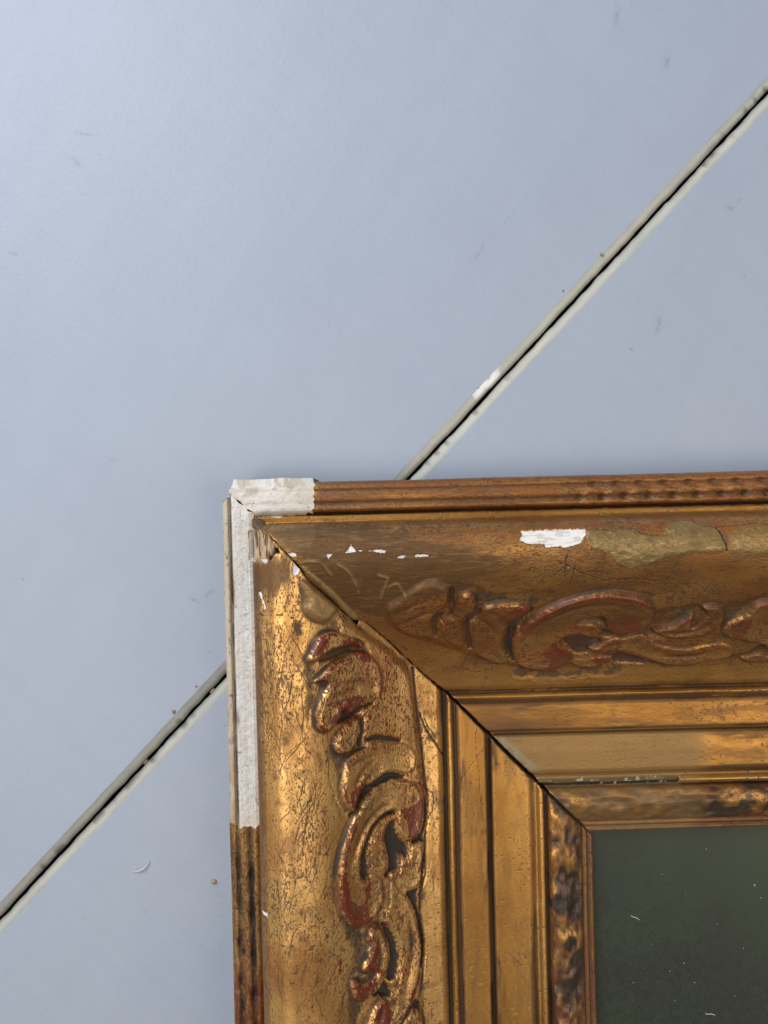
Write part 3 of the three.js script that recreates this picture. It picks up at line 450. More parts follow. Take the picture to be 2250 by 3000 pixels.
const C3 = (r, g, b) => [r, g, b];
const PAL = { rust: C3(0.12, 0.034, 0.014), umber: C3(0.058, 0.026, 0.01), gold: C3(0.66, 0.358, 0.095), pale: C3(0.85, 0.54, 0.215), amber: C3(0.36, 0.168, 0.038), brown: C3(0.14, 0.06, 0.02), red: C3(0.14, 0.025, 0.009), orange: C3(0.25, 0.07, 0.018), grime: C3(0.031, 0.022, 0.015), black: C3(0.012, 0.008, 0.008), bronze: C3(0.125, 0.06, 0.018), bronzeL: C3(0.27, 0.165, 0.062), olive: C3(0.235, 0.172, 0.068), gesso: C3(0.76, 0.745, 0.74), cream: C3(0.6, 0.54, 0.44), wood: C3(0.4, 0.29, 0.18) };
function paint(which, F) {
  const n = TW * TH, col = new Uint8Array(n * 4), orm = new Uint8Array(n * 4), bmp = new Uint8Array(n * 4), isTop = which === 'TOP';
  // long drying cracks over the roll, running slantwise along the rail
  const lines = new Float32Array(n);
  const scratch = (s, u, len, dir, bend, w, k) => {
    for (let t = 0; t < len; t += DX * 0.6) {
      const i = Math.round(s / DX), j = Math.round(u / DY), q = k * Math.sin(Math.PI * clamp(t / len, 0.05, 0.95));
      for (let dj = -w; dj <= w; dj++) { const o = (j + dj) * TW + i; if (i >= 0 && i < TW && j + dj >= 0 && j + dj < TH) lines[o] = Math.max(lines[o], q * (dj ? 0.85 : 1)); }
      s += Math.cos(dir) * DX * 0.6; u += Math.sin(dir) * DX * 0.6; dir += bend * DX + (rnd() - 0.5) * 0.12;
    }
  };
  if (!isTop) { for (let i = 0; i < 160; i++) scratch(48 + rnd() * 120, 16 + rnd() * 22, 4 + rnd() * 16, Math.PI + (rnd() < 0.75 ? 1 : -1) * (0.15 + 0.3 * rnd()) * -1, (rnd() - 0.5) * 0.02, 1, 0.45 + 0.5 * rnd()); for (let i = 0; i < 90; i++) scratch(50 + rnd() * 130, 40 + rnd() * 24, 1 + rnd() * 4, rnd() * 6.28, 0.05, 0, 0.8); }
  else { for (let i = 0; i < 60; i++) scratch(60 + rnd() * 120, 16 + rnd() * 46, 2 + rnd() * 9, (rnd() - 0.5) * 0.5, (rnd() - 0.5) * 0.03, 1, 0.4 + 0.4 * rnd()); }
  for (let i = 0; i < 26; i++) scratch(85 + rnd() * 100, 69 + rnd() * 21, 3 + rnd() * 14, rnd() < 0.5 ? (rnd() - 0.5) * 0.3 : rnd() * 3, 0.01, 0, 0.35);
  for (let j = 0; j < TH; j++) {
    const u = j * DY;
    for (let i = 0; i < TW; i++) {
      const s = i * DX, o = j * TW + i;
      let r, g, b, ro = 0.37, me = 0.82, bu = 0.7;
      const mix = (c, t, rr, mm) => { if (t <= 0) return; if (t > 1) t = 1; r += (c[0] - r) * t; g += (c[1] - g) * t; b += (c[2] - b) * t; if (rr !== undefined) { ro += (rr - ro) * t; me += (mm - me) * t; } };
      // gold leaf, thinner and browner in broad clouds
      const cloud = fbm(s * 0.045, u * 0.09, 101, 4), fine = fbm(s * 0.55, u * 1.5, 102, 3), grain = vn(s * 2.2, u * 9, 103);
      [r, g, b] = PAL.gold;
      mix(PAL.pale, 0.6 * sm(0.52, 0.75, cloud) * sm(0.3, 0.7, fine));
      if (!isTop && u < 62) mix(PAL.pale, 0.55);
      mix(PAL.amber, (isTop ? 0.55 : u < 62 ? 0.08 : 0.25) + 0.5 * sm(0.55, 0.3, cloud) + 0.25 * (fine - 0.5));
      mix(PAL.amber, 0.35 * sm(0.55, 0.9, grain));
      // pits and flakes stretched along the rail
      const pit = vn(s * 1.7, u * 3.4, 104) * 0.6 + vn(s * 3.2, u * 6.6, 105) * 0.4, streak = vn(s * 0.6, u * 4.2, 134) * 0.7 + vn(s * 1.7, u * 5, 135) * 0.3, wearZone = fbm(s * 0.07, u * 0.12, 106, 4);
      let wear = 0.5; const el0 = F.id[o] > 0;
      if (u > 12 && u < 64) wear = (isTop ? 0.78 : 0.65) + (el0 ? (isTop ? 0.1 : 0.06) : 0); else if (u < 9.6) wear = 0.8; else if (u > 95) wear = 0.55; else wear = 0.4;
      if (u > 58 && u < 64) wear = 0.5;
      wear += 0.7 * (wearZone - 0.5) + (u > 11 && u < 17 ? 0.12 : 0);
      const dark = Math.max(sm(1.0 - wear * 0.55, 1.06 - wear * 0.55, pit + 0.1 * (fine - 0.5)), 0.8 * sm(1.02 - wear * 0.5, 1.1 - wear * 0.5, streak));
      mix(vn(s * 0.4, u * 0.5, 136) > 0.56 && u > 12 && u < 64 ? PAL.rust : PAL.umber, dark * 0.84, 0.6, 0); bu -= 0.1 * dark; if (u > 12 && u < 64) mix(C3(0.3, 0.125, 0.035), 0.55 * sm(0.5, 0.72, fbm(s * 0.06, u * 0.11, 159, 4) + 0.2 * (fine - 0.5)), 0.42, 0.5);
      const spot = sm(0.84, 0.9, vn(s * 1.1, u * 1.3, 107)) * sm(0.4, 0.6, wearZone + 0.1); mix(PAL.grime, spot * 0.7, 0.7, 0); bu -= 0.2 * spot;
      let redAmt = 0;
      const el = F.id[o] > 0, hol = F.hollow[o];
      if (u > 14 && u < 66) {
        if (el) redAmt = 0.8 * sm(0.1, 0.42, F.conv[o] + 0.25 * (fine - 0.5)) * sm(0.3, 0.55, vn(s * 0.12, u * 0.12, 108) + 0.1);
        redAmt = Math.max(redAmt, F.red[o], el ? 0.5 * sm(0.35, 0.6, vn(s * 0.15, u * 0.15, 158)) : 0);
        const flake = vn(s * 1.25, u * 3.6, 109) * 0.62 + vn(s * 2.6, u * 6.4, 110) * 0.38;         // what is left of the leaf on the red
        const rr = redAmt > 0.02 ? sm(-0.05, 0.05, redAmt * 0.79 - flake + 0.1 * (fine - 0.5)) : 0;
        mix(PAL.red, rr, 0.3, 0); bu += 0.02 * rr;
        // grime settled against the relief, with the shadow line along it painted in
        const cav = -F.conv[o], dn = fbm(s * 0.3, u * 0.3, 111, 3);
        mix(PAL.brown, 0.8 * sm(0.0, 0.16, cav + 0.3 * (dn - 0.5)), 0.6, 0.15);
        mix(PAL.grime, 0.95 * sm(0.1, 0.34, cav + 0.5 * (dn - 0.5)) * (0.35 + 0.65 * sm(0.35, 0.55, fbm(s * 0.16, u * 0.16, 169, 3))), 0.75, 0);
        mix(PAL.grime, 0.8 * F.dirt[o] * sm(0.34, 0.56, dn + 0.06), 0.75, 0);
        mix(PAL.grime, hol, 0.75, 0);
      }
      if (isTop && u > 12 && u < 64) mix(PAL.brown, 0.6 * sm(0.3, 0.7, fbm(s * 0.12, u * 0.3, 113, 4)) * (1 - sm(56, 60, u)), 0.5, 0.4);
      if (!isTop && u > 10.5 && u < 15) { mix(PAL.brown, 0.8 * (1 - sm(12.6, 15, u + 3 * (fbm(s * 0.12, u * 1.2, 161, 3) - 0.5))), 0.5, 0.25); mix(PAL.orange, 0.8 * sm(0.55, 0.72, fbm(s * 0.06, u * 0.5, 114, 3)) * Math.exp(-(((u - 14) / 0.8) ** 2)) * sm(95, 110, s), 0.35, 0.1); }
      if (isTop && u > 11.9 && u < 18) mix(PAL.orange, 0.5 * sm(0.45, 0.65, fbm(s * 0.2, u * 0.9, 115, 3)) * sm(55, 75, s), 0.4, 0.2);
      mix(PAL.umber, 0.9 * Math.min(1, lines[o] * 1.15), 0.6, 0.1); bu -= 0.14 * lines[o];
      // grooves between mouldings hold dirt, with shade painted in on the side rail
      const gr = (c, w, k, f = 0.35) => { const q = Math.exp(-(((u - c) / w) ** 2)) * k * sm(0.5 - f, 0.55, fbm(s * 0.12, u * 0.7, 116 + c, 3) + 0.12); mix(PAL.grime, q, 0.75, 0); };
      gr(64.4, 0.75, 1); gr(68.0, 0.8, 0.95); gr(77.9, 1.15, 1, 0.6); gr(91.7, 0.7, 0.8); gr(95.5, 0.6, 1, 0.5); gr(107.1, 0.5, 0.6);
      if (u > 68.4 && u < 70.2) mix(PAL.brown, 0.75 * (1 - sm(68.8, 70.0, u + 1.2 * (fine - 0.5))), 0.55, 0.3);
      if (u > 89.5 && u < 92) mix(PAL.red, 0.55 * sm(0.45, 0.7, fbm(s * 0.2, u * 1.1, 117, 3)) * sm(89.8, 90.8, u), 0.4, 0.1);
      if (u > 68.5 && u < 91.5) { mix(PAL.brown, 0.35 * sm(0.55, 0.8, fbm(s * 0.1, u * 0.25, 118, 4)), 0.5, 0.4); mix(PAL.amber, 0.35); }
      if (!isTop) { mix(PAL.black, 0.93 * sm(77.0, 77.5, u + 0.35 * (fine - 0.5)) * sm(79.2, 78.7, u), 0.7, 0); mix(PAL.grime, 0.85 * sm(63.7, 64.2, u) * sm(65.5, 65.1, u), 0.6, 0); mix(PAL.umber, 0.9 * sm(67.0, 67.4, u) * sm(69.4, 68.6, u + 0.7 * (fine - 0.5)), 0.6, 0); mix(PAL.grime, 0.8 * sm(94.8, 95.2, u) * sm(97.2, 96, u + 1.4 * (fine - 0.5)), 0.5, 0); }  // side-rail grooves painted near black: shade of walls turned from the light
      if (u > 68.4 && u < 92) {           // leaf laid in sheets: each a shade different, laps a little darker
        const band = u < 78 ? 0 : 1, ph = (s + band * 19 + (isTop ? 7 : 0)) / 31 + 0.06 * (vn(u * 0.5, band, 151) - 0.5), cell = Math.floor(ph), f = ph - cell;
        mix(PAL.amber, 0.4 * hash(cell, band, isTop ? 152 : 153)); mix(PAL.brown, 0.35 * sm(0.12, 0.0, Math.min(f, 1 - f)) * sm(0.3, 0.7, fine), 0.5, 0.4);
        mix(PAL.umber, 0.85 * sm(0.5, 0.7, fbm(s * 0.05, u * 0.35, 154 + band, 4)) * (0.4 + 0.6 * sm(2.6, 0.6, Math.min(Math.abs(u - 69), Math.abs(u - 77), Math.abs(u - 79.5), Math.abs(u - 91)))), 0.5, 0.25);
        if (isTop) { mix(PAL.umber, 0.85 * Math.exp(-(((s - 86) / 13) ** 2)) * sm(71, 77, u + 3 * (fbm(s * 0.15, u * 0.5, 155, 3) - 0.5)) * sm(78.5, 77.5, u), 0.5, 0.2); mix(PAL.brown, 0.6 * Math.exp(-(((s - 80) / 10) ** 2)), 0.5, 0.3); }
        else { mix(PAL.umber, 0.55 * sm(0.5, 0.62, vn(s * 0.9, u * 1.4, 156)) * Math.exp(-(((s - 147) / 3) ** 2)) * band, 0.55, 0.2); mix(PAL.umber, 0.5 * sm(0.45, 0.7, fine) * Math.exp(-(((s - 108) / 2.5) ** 2)) * (1 - band), 0.55, 0.2); }
      }
      if (u > 8.95 && u < 9.85 + (isTop ? 0.3 * (fine - 0.4) : 0)) mix(PAL.black, isTop ? 1 : 0.7, 0.9, 0);
      if (u > 9.6 && u < 12.2 && isTop) mix(PAL.amber, 0.5 + 0.4 * (fine - 0.5));
      if (u < 9.3) {
        const dk = punch(which, s, u); mix(PAL.brown, 0.45 * sm(0.4, 0.65, fbm(s * 0.09, u * 0.8, 119, 4)), 0.5, 0.3);
        if (isTop) mix(PAL.brown, 0.42, 0.5, 0.3); mix(PAL.orange, (isTop ? 0.7 : 0.0) * sm(0.42, 0.62, fbm(s * 0.22, u * 2.2, 120, 4)) * (0.6 + 0.4 * sm(55, 80, s)), 0.35, 0.15);
        if (!isTop) { mix(PAL.brown, 0.55, 0.5, 0.3); mix(PAL.red, 0.85 * sm(134, 150, s + 10 * (fine - 0.5)) * sm(0.25, 0.5, fine), 0.4, 0); }
        gr(6.4, 0.5, 0.7); gr(2.7, 0.4, 0.6); mix(PAL.black, Math.min(1, dk * (isTop ? 0.62 : 1.25)), 0.8, 0);
        if (!isTop) for (const [cs, cu, ls, lu] of [[118, 2.7, 9, 0.9], [121, 6.6, 10, 0.9], [133, 6.7, 4, 0.8], [137, 3.6, 1.2, 0.8], [141, 6.6, 4, 0.6], [152, 3, 6, 0.8], [134, 2.3, 3, 0.6]]) mix(PAL.black, 1.1 * Math.exp(-(((s - cs) / ls) ** 2) - (((u - cu) / lu) ** 2)) * sm(0.2, 0.5, fine), 0.8, 0);
      }
      if (u > 95.6 && u < 107) {
        const q = sight(which, s, u), big = fbm(s * 0.12, u * 0.2, 137, 3), top = isTop ? 0.0 : 0.07;
        mix(PAL.brown, 0.85 * sm(0.4 + top, 0.0, q + 0.5 * (fine - 0.5)), 0.34, 0.25);
        mix(PAL.grime, 0.92 * Math.max(sm(0.02, -0.3, q + 0.3 * (fine - 0.5)), sm(isTop ? 0.58 : 0.5, 0.66, big + 0.15 * (fine - 0.5))), 0.32, 0.05);
        mix(PAL.rust, 0.4 * sm(0.45, 0.7, fbm(s * 0.2, u * 0.4, 121, 3)), 0.32, 0.1);
        if (!isTop) for (const [cs, cu, r1] of [[143.5, 102, 2.6], [148.6, 102.6, 1.1], [156, 101, 2.2], [131, 99, 3.4], [134, 103.5, 2.6]]) mix(PAL.grime, 0.95 * sm(1.25, 0.75, Math.hypot(s - cs, (u - cu) * 1.15) / r1 + 0.5 * (fine - 0.5)), 0.35, 0.05);
      }
      if (u > 106.8) { mix(PAL.brown, (isTop ? 0.6 : 0.75) + 0.3 * (fine - 0.5), 0.4, 0.3); mix(PAL.grime, 0.8 * Math.exp(-(((u - 108.7) / 0.6) ** 2)), 0.5, 0); mix(PAL.rust, 0.5 * sm(0.45, 0.65, fbm(s * 0.2, u * 1.2, 171, 3)), 0.4, 0.1); }
      if (isTop) {
        // bronze paint brushed over the leaf
        const q1 = F.bronze[o]; mix(PAL.bronze, q1 * 0.92, 0.7, 0.3); if (u > 60) { const q2 = sm(147, 140, s + 5 * (fbm(s * 0.2, u * 0.2, 122, 3) - 0.5)) * sm(77.8, 78.6, u); mix(PAL.bronzeL, 0.75 * q2 * (u < 92 ? 1 : 0.6), 0.5, 0.3); }
        const st = sm(78.6, 79.4, u) * (1 - sm(90, 93, u)) * sm(2.6, 0.8, Math.abs(s - u - 1.2 - (u - 78) * 0.05 - 0.9)); mix(C3(0.25, 0.245, 0.16), 0.75 * st * sm(0.2, 0.5, fbm(s * 0.25, u * 0.25, 157, 3)) * sm(91, 84, u - 2), 0.45, 0.1);
        mix(PAL.bronzeL, 0.25 * F.bronze2[o], 0.5, 0.25); if (q1 > 0.05) { mix(PAL.umber, 0.45 * q1 * sm(0.52, 0.74, fbm(s * 0.35, u * 2.6, 162, 4)), 0.7, 0.1); mix(PAL.bronzeL, 0.35 * q1 * sm(0.56, 0.75, fbm(s * 0.25, u * 1.8, 163, 4)), 0.5, 0.3); }
        mix(C3(0.36, 0.25, 0.1), F.light[o] * 0.8, 0.42, 0.4); mix(PAL.brown, F.light[o] * 0.7 * sm(0.5, 0.75, fbm(s * 0.6, u * 0.6, 170, 4)), 0.55, 0.2);  // ridge highlights and the mitre lip turned to the light, painted into the colour
        mix(PAL.olive, F.olive[o] * (0.75 + 0.3 * (fine - 0.5)), 0.42, 0.35); { const fl = fbm(s * 0.45, u * 0.9, 138, 4), rg = 1 - Math.abs(2 * vn(s * 1.2, u * 1.5, 139) - 1); mix(C3(0.42, 0.34, 0.14), F.olive[o] * 0.55 * sm(0.5, 0.7, fl) * sm(0.5, 0.9, rg), 0.35, 0.45); mix(PAL.brown, F.olive[o] * 0.6 * sm(0.55, 0.4, fl) * sm(0.5, 0.8, vn(s * 0.25, u * 0.6, 140)), 0.6, 0.1); } bu += 0.15 * F.olive[o] * (fbm(s * 1.4, u * 1.4, 123, 2) - 0.4);
        if (u > 92.7 && u < 95.4 && s < 136.6) { mix(C3(0.1, 0.075, 0.03), 0.9, 0.6, 0.1); mix(PAL.black, 0.85 * sm(93.6, 94.3, u + 0.4 * (fine - 0.5)), 0.8, 0); mix(C3(0.4, 0.36, 0.27), 0.8 * sm(0.66, 0.76, fbm(s * 0.7, u * 1.6, 124, 3)), 0.9, 0); }
      } else {
        mix(PAL.bronze, F.bronze[o] * 0.9, 0.5, 0.2); mix(PAL.bronzeL, F.bronze2[o] * 0.85, 0.5, 0.25);
      }
      mix(PAL.black, F.crack[o] * 0.9, 0.8, 0); bu -= 0.3 * F.crack[o];
      if (F.wood[o] > 0) { const fib = vn(s * 0.6, u * 6, 125); mix(C3(0.5, 0.38, 0.25), F.wood[o], 0.8, 0); mix(PAL.brown, F.wood[o] * sm(0.42, 0.75, vn(s * 0.35, u * 2.4, 145) * 0.6 + fib * 0.4), 0.8, 0); bu -= 0.3 * F.wood[o] * fib; }
      mix(PAL.black, F.hole[o], 0.9, 0);
      if (LOSS[which](s, u)) {
        const q = fbm(s * 0.5, u * 0.6, 126, 4), rough = fbm(s * 1.6, u * 1.6, 127, 3);
        if (isTop) { mix(C3(0.7, 0.68, 0.66), 1, 0.88, 0); mix(PAL.cream, 0.55 * sm(0.45, 0.7, q), 0.9, 0); mix(C3(0.4, 0.35, 0.25), 0.7 * sm(0.6, 0.72, fbm(s * 0.3, u * 0.5, 128, 3)) * (1 - sm(2.5, 4.5, u)), 0.9, 0); mix(C3(0.5, 0.5, 0.42), 0.6 * sm(20, 25, s), 0.9, 0); const cr = Math.abs(s - u - 0.4 * (rough - 0.5)); mix(PAL.grime, 0.85 * sm(0.28, 0.1, cr), 0.9, 0); }
        else if (u < 2.55 + 0.4 * (vn(s * 0.25, 1, 5) - 0.5)) { mix(PAL.cream, 1, 0.85, 0); mix(PAL.wood, 0.35 + 0.5 * sm(40, 100, s) + 0.5 * (fine - 0.5), 0.85, 0); mix(PAL.grime, 0.6 * sm(0.6, 0.78, q), 0.9, 0); }
        else { mix(C3(0.66, 0.65, 0.62), 1, 0.88, 0); mix(PAL.gesso, sm(0.4, 0.7, q) * 0.6, 0.88, 0); mix(C3(0.3, 0.28, 0.26), 0.5 * sm(0.76, 0.86, vn(s * 2.2, u * 2.6, 129)) * sm(0.5, 0.65, vn(s * 0.1, u * 0.3, 130)), 0.9, 0); mix(PAL.orange, 0.75 * Math.max(Math.exp(-(((s - 32) / 6) ** 2) - (((u - 3) / 0.5) ** 2)), Math.exp(-(((s - 69) / 2.4) ** 2) - (((u - 3.3) / 0.55) ** 2)), Math.exp(-(((s - 79) / 0.4) ** 2) - (((u - 3.6) / 0.9) ** 2))), 0.8, 0); mix(PAL.grime, 0.9 * Math.exp(-(((u - 2.75) / 0.22) ** 2)), 0.9, 0); mix(PAL.cream, 0.6 * sm(97, 100, s), 0.9, 0); }
        mix(PAL.cream, 0.4 * sm(0.45, 0.65, fbm(s * 0.12, u * 0.25, 164, 4)), 0.9, 0); { const rg = 1 - Math.abs(2 * vn(s * 0.35 + vn(u, s * 0.5, 165), u * 0.55, 166) - 1); mix(C3(0.16, 0.13, 0.1), 0.5 * sm(0.965, 0.995, rg) * sm(0.45, 0.6, vn(s * 0.12, u * 0.3, 167)), 0.9, 0); mix(C3(0.3, 0.27, 0.23), 0.4 * sm(0.84, 0.92, vn(s * 1.6, u * 1.8, 168)), 0.9, 0); }
        bu = 0.55 + 0.5 * (rough - 0.5) + 0.15 * (vn(s * 5, u * 5, 131) - 0.5);
      }
      if (F.chip[o] > 0) { mix(PAL.gesso, F.chip[o], 0.9, 0); bu += F.chip[o] * (0.5 * fbm(s * 1.1, u * 2.2, 132, 3) - 0.45); mix(C3(0.45, 0.4, 0.34), 0.5 * F.chip[o] * sm(0.66, 0.72, vn(s * 0.4, u * 2.6, 133)), 0.9, 0); }
      bu += 0.12 * (fine - 0.5) + 0.05 * (grain - 0.5);
      ro += 0.12 * (fine - 0.5);
      const p = o * 4;
      col[p] = toS(r); col[p + 1] = toS(g); col[p + 2] = toS(b); col[p + 3] = 255;
      orm[p] = 255; orm[p + 1] = Math.round(255 * clamp(ro, 0.12, 1)); orm[p + 2] = Math.round(255 * clamp(me, 0, 1)); orm[p + 3] = 255;
      bmp[p] = bmp[p + 1] = bmp[p + 2] = Math.round(255 * clamp(bu, 0, 1)); bmp[p + 3] = 255;
    }
  }
  const wr = THREE.MirroredRepeatWrapping, t2 = dataTex(orm, TW, TH, false, wr);
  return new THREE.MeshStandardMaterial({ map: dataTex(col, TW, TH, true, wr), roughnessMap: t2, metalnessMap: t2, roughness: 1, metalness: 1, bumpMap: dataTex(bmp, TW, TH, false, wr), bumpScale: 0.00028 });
}

const rawWood = new THREE.MeshStandardMaterial({ color: new THREE.Color(0.22, 0.14, 0.075), roughness: 0.85 });
const used = {};
function buildRail(which, items) {
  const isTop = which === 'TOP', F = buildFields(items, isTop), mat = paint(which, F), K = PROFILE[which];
  // samples across: fine on the flat, all profile corners, extra on steep walls
  const us = [];
  for (let k = 0; k < K.length - 1; k++) {
    const [a, ha] = K[k], [b, hb] = K[k + 1], len = Math.hypot(b - a, hb - ha), m = Math.max(1, Math.round(len / (b > 18 && a < 60 ? 0.22 : 0.3)));
    for (let q = 0; q < m; q++) us.push(a + (b - a) * q / m);
  }
  us.push(K[K.length - 1][0]);
  // a gently rounded version of the profile
  const hs = us.map((u) => 24 + (interp(K, u - 0.16) + 2 * interp(K, u) + interp(K, u + 0.16)) / 4);
  us.forEach((u, i) => { if (u > 15 && u < 62.5) { const r = 2.4 * sm(15, 19, u) * sm(62.5, 60, u); let q = 0, t = 0; for (let k = -8; k <= 8; k++) { const w = 1 - Math.abs(k) / 9; q += w * interp(K, u + r * k / 8); t += w; } hs[i] = 24 + q / t; } });
  const nrm = us.map((u, i) => { const a = Math.max(0, i - 3), b = Math.min(us.length - 1, i + 3), du = us[b] - us[a], dh = hs[b] - hs[a], l = Math.hypot(du, dh); return [-dh / l, du / l]; });
  const ds = []; for (let d = 0; d < 0.9; d += 0.1) ds.push(d); for (let d = 0.9; d < 176; d += 0.25) ds.push(d); for (let d = 176; d <= 290; d += 1.5) ds.push(d);
  const nu = us.length, ns = ds.length, P = new Float32Array(nu * ns * 3), U = new Float32Array(nu * ns * 2), S = new Float32Array(nu * ns);
  for (let i = 0; i < nu; i++) {
    const u = us[i], w = interp(WOB, u) + CHIPPY(u), gp = interp(GAPW, u) * lerp(0.5, 0.95, sm(56, 66, u)), s0 = isTop ? u - w + gp : u + w + gp;
    for (let q = 0; q < ns; q++) {
      const s = Math.max(s0, 0) + ds[q], d = surface(which, F, s, u) - (q < 5 ? 0.16 * (1 - q / 5) : 0), k = i * ns + q, uu = u + nrm[i][0] * d + (u > 60 ? 0.3 * (fbm(s * 0.035, u * 0.03, 146, 3) - 0.5) + 0.08 * (vn(s * 0.3, u * 0.3, 147) - 0.5) : u < 12 ? 0.25 * (fbm(s * 0.05, u * 0.1, 148, 3) - 0.5) : 0), hh = hs[i] + nrm[i][1] * d;
      P[k * 3] = (isTop ? s : uu) * MM; P[k * 3 + 1] = hh * MM; P[k * 3 + 2] = (isTop ? uu : s) * MM;
      U[k * 2] = s / SL; U[k * 2 + 1] = u / UL; S[k] = s;
    }
  }
  const NV = new Float32Array(nu * ns * 3), groups = new Map(), add = (key, a, b, c) => { if (!groups.has(key)) groups.set(key, []); groups.get(key).push(a, b, c); };
  const zones = [[9.25, 'outer_moulding'], [isTop ? 12.2 : 10.5, 'fillet'], [64.2, 'rail'], [67.9, 'bead'], [77.8, 'flat_band'], [91.9, 'flat_band#2'], [95.3, 'bead#2'], [107, 'sight_moulding'], [200, 'sight_edge']];
  const fn = (a, b, c) => {
    const ax = P[a * 3], ay = P[a * 3 + 1], az = P[a * 3 + 2], e1 = [P[b * 3] - ax, P[b * 3 + 1] - ay, P[b * 3 + 2] - az], e2 = [P[c * 3] - ax, P[c * 3 + 1] - ay, P[c * 3 + 2] - az];
    const n = [e1[1] * e2[2] - e1[2] * e2[1], e1[2] * e2[0] - e1[0] * e2[2], e1[0] * e2[1] - e1[1] * e2[0]];
    for (const v of [a, b, c]) { NV[v * 3] += n[0]; NV[v * 3 + 1] += n[1]; NV[v * 3 + 2] += n[2]; }
  };
  for (let i = 0; i < nu - 1; i++) for (let q = 0; q < ns - 1; q++) {
    const a = i * ns + q, b = a + 1, c = a + ns, d = c + 1, u = (us[i] + us[i + 1]) / 2, s = (S[a] + S[d]) / 2;
    let key = zones.find((z) => u < z[0])[1];
    const id = s <= SL ? near(F.id, s, u) : 0, ch = s <= SL ? near(F.chipId, s, u) : 0;
    if (u < 9.5 && s < SL && LOSS[which](s, u)) key = !isTop && u < 2.6 ? 'bare_edge' : 'exposed_gesso';
    else if (ch) key = 'gesso_chip#' + ch;
    else if (near(F.wood, s, u) > 0.5 && s < SL) key = 'exposed_wood';
    else if (key === 'rail' && id) key = F.parts[id - 1] + '#' + id;
    for (const t of isTop ? [[a, c, b], [b, c, d]] : [[a, b, c], [b, d, c]]) { fn(...t); add(key, ...t); }
  }
  for (let k = 0; k < nu * ns; k++) { const l = Math.hypot(NV[k * 3], NV[k * 3 + 1], NV[k * 3 + 2]) || 1; NV[k * 3] /= l; NV[k * 3 + 1] /= l; NV[k * 3 + 2] /= l; }
  const sub = (idx) => {
    const map = new Map(), p = [], nn = [], uv = [], I = new Array(idx.length);
    idx.forEach((v, k) => { let m = map.get(v); if (m === undefined) { m = map.size; map.set(v, m); p.push(P[v * 3], P[v * 3 + 1], P[v * 3 + 2]); nn.push(NV[v * 3], NV[v * 3 + 1], NV[v * 3 + 2]); uv.push(U[v * 2], U[v * 2 + 1]); } I[k] = m; });
    const g = new THREE.BufferGeometry();
    g.setAttribute('position', new THREE.Float32BufferAttribute(p, 3)); g.setAttribute('normal', new THREE.Float32BufferAttribute(nn, 3)); g.setAttribute('uv', new THREE.Float32BufferAttribute(uv, 2)); g.setIndex(I); return g;
  };
  // the rail itself is the big cove; everything else is a piece of it
  const rail = new THREE.Mesh(sub(groups.get('rail')), mat);
  const labels = { exposed_gesso: 'white gesso laid bare where the outer moulding has broken away', bare_edge: 'thin strip of bare wood and gesso along the broken outer edge', gesso_chip: 'white chip where the gilding has flaked off', exposed_wood: 'splintered bare wood at the corner' };
  for (const [key, idx] of groups) {
    if (key === 'rail' || idx.length < 18) continue;
    const kind = key.split('#')[0], m = new THREE.Mesh(sub(idx), mat), name = kind === 'sheet' ? 'leaf' : kind;
    used[name] = (used[name] ?? -1) + 1;
    m.name = used[name] ? `${name}_${String(used[name]).padStart(3, '0')}` : name; if (labels[name]) m.userData.label = labels[name];
    rail.add(m);
  }
  // raw wood: mitre face, outer wall, back and the rebate for the picture
  const wp = [], q3 = (a, b, c, d) => wp.push(...a, ...b, ...c, ...a, ...c, ...d), pt = (s, y, u) => isTop ? [s * MM, y * MM, u * MM] : [u * MM, y * MM, s * MM];
  const L = 290, floorY = (u) => u > 98 ? 5.4 : 0.05;
  for (let i = 0; i < nu - 1; i++) {
    const a = i * ns, b = a + ns, A = [P[a * 3], P[a * 3 + 1], P[a * 3 + 2]], B = [P[b * 3], P[b * 3 + 1], P[b * 3 + 2]];
    q3(A, B, [B[0], floorY(us[i + 1]) * MM, B[2]], [A[0], floorY(us[i]) * MM, A[2]]);
  }
  const a0 = [P[0], P[1], P[2]], e0 = (ns - 1) * 3; for (let q = 0; q < ns - 1; q++) { const A = [P[q * 3], P[q * 3 + 1], P[q * 3 + 2]], B = [P[q * 3 + 3], P[q * 3 + 4], P[q * 3 + 5]]; q3(A, B, [B[0], 0.05 * MM, B[2]], [A[0], 0.05 * MM, A[2]]); }
  q3(pt(0.5, 0.05, 0.3), pt(L, 0.05, 0.3), pt(L, 0.05, 98), pt(98.5, 0.05, 98)); q3(pt(98.5, 0.05, 98), pt(L, 0.05, 98), pt(L, 5.4, 98), pt(98.5, 5.4, 98)); q3(pt(98.5, 5.4, 98), pt(L, 5.4, 98), pt(L, 5.4, 110.7), pt(111, 5.4, 110.7));
  const wg = new THREE.BufferGeometry(); wg.setAttribute('position', new THREE.Float32BufferAttribute(wp, 3)); wg.setAttribute('uv', new THREE.Float32BufferAttribute(new Float32Array(wp.length / 3 * 2), 2)); wg.computeVertexNormals();
  const back = new THREE.Mesh(wg, rawWood); back.name = isTop ? 'wood_core_001' : 'wood_core'; rail.add(back);
  rail.name = isTop ? 'top_rail' : 'side_rail';
  rail.userData.label = isTop ? 'top rail of the frame, toned brown with bronze paint repairs' : 'left rail of the frame, bright gilding with red clay showing';
  return rail;
}
const frame = new THREE.Group(); frame.name = 'picture_frame';
tag(frame, 'gilded picture frame corner with carved scrolls, open mitre and broken plaster edge', 'picture frame');
frame.add(buildRail('SIDE', SIDE), buildRail('TOP', TOP));
scene.add(frame);

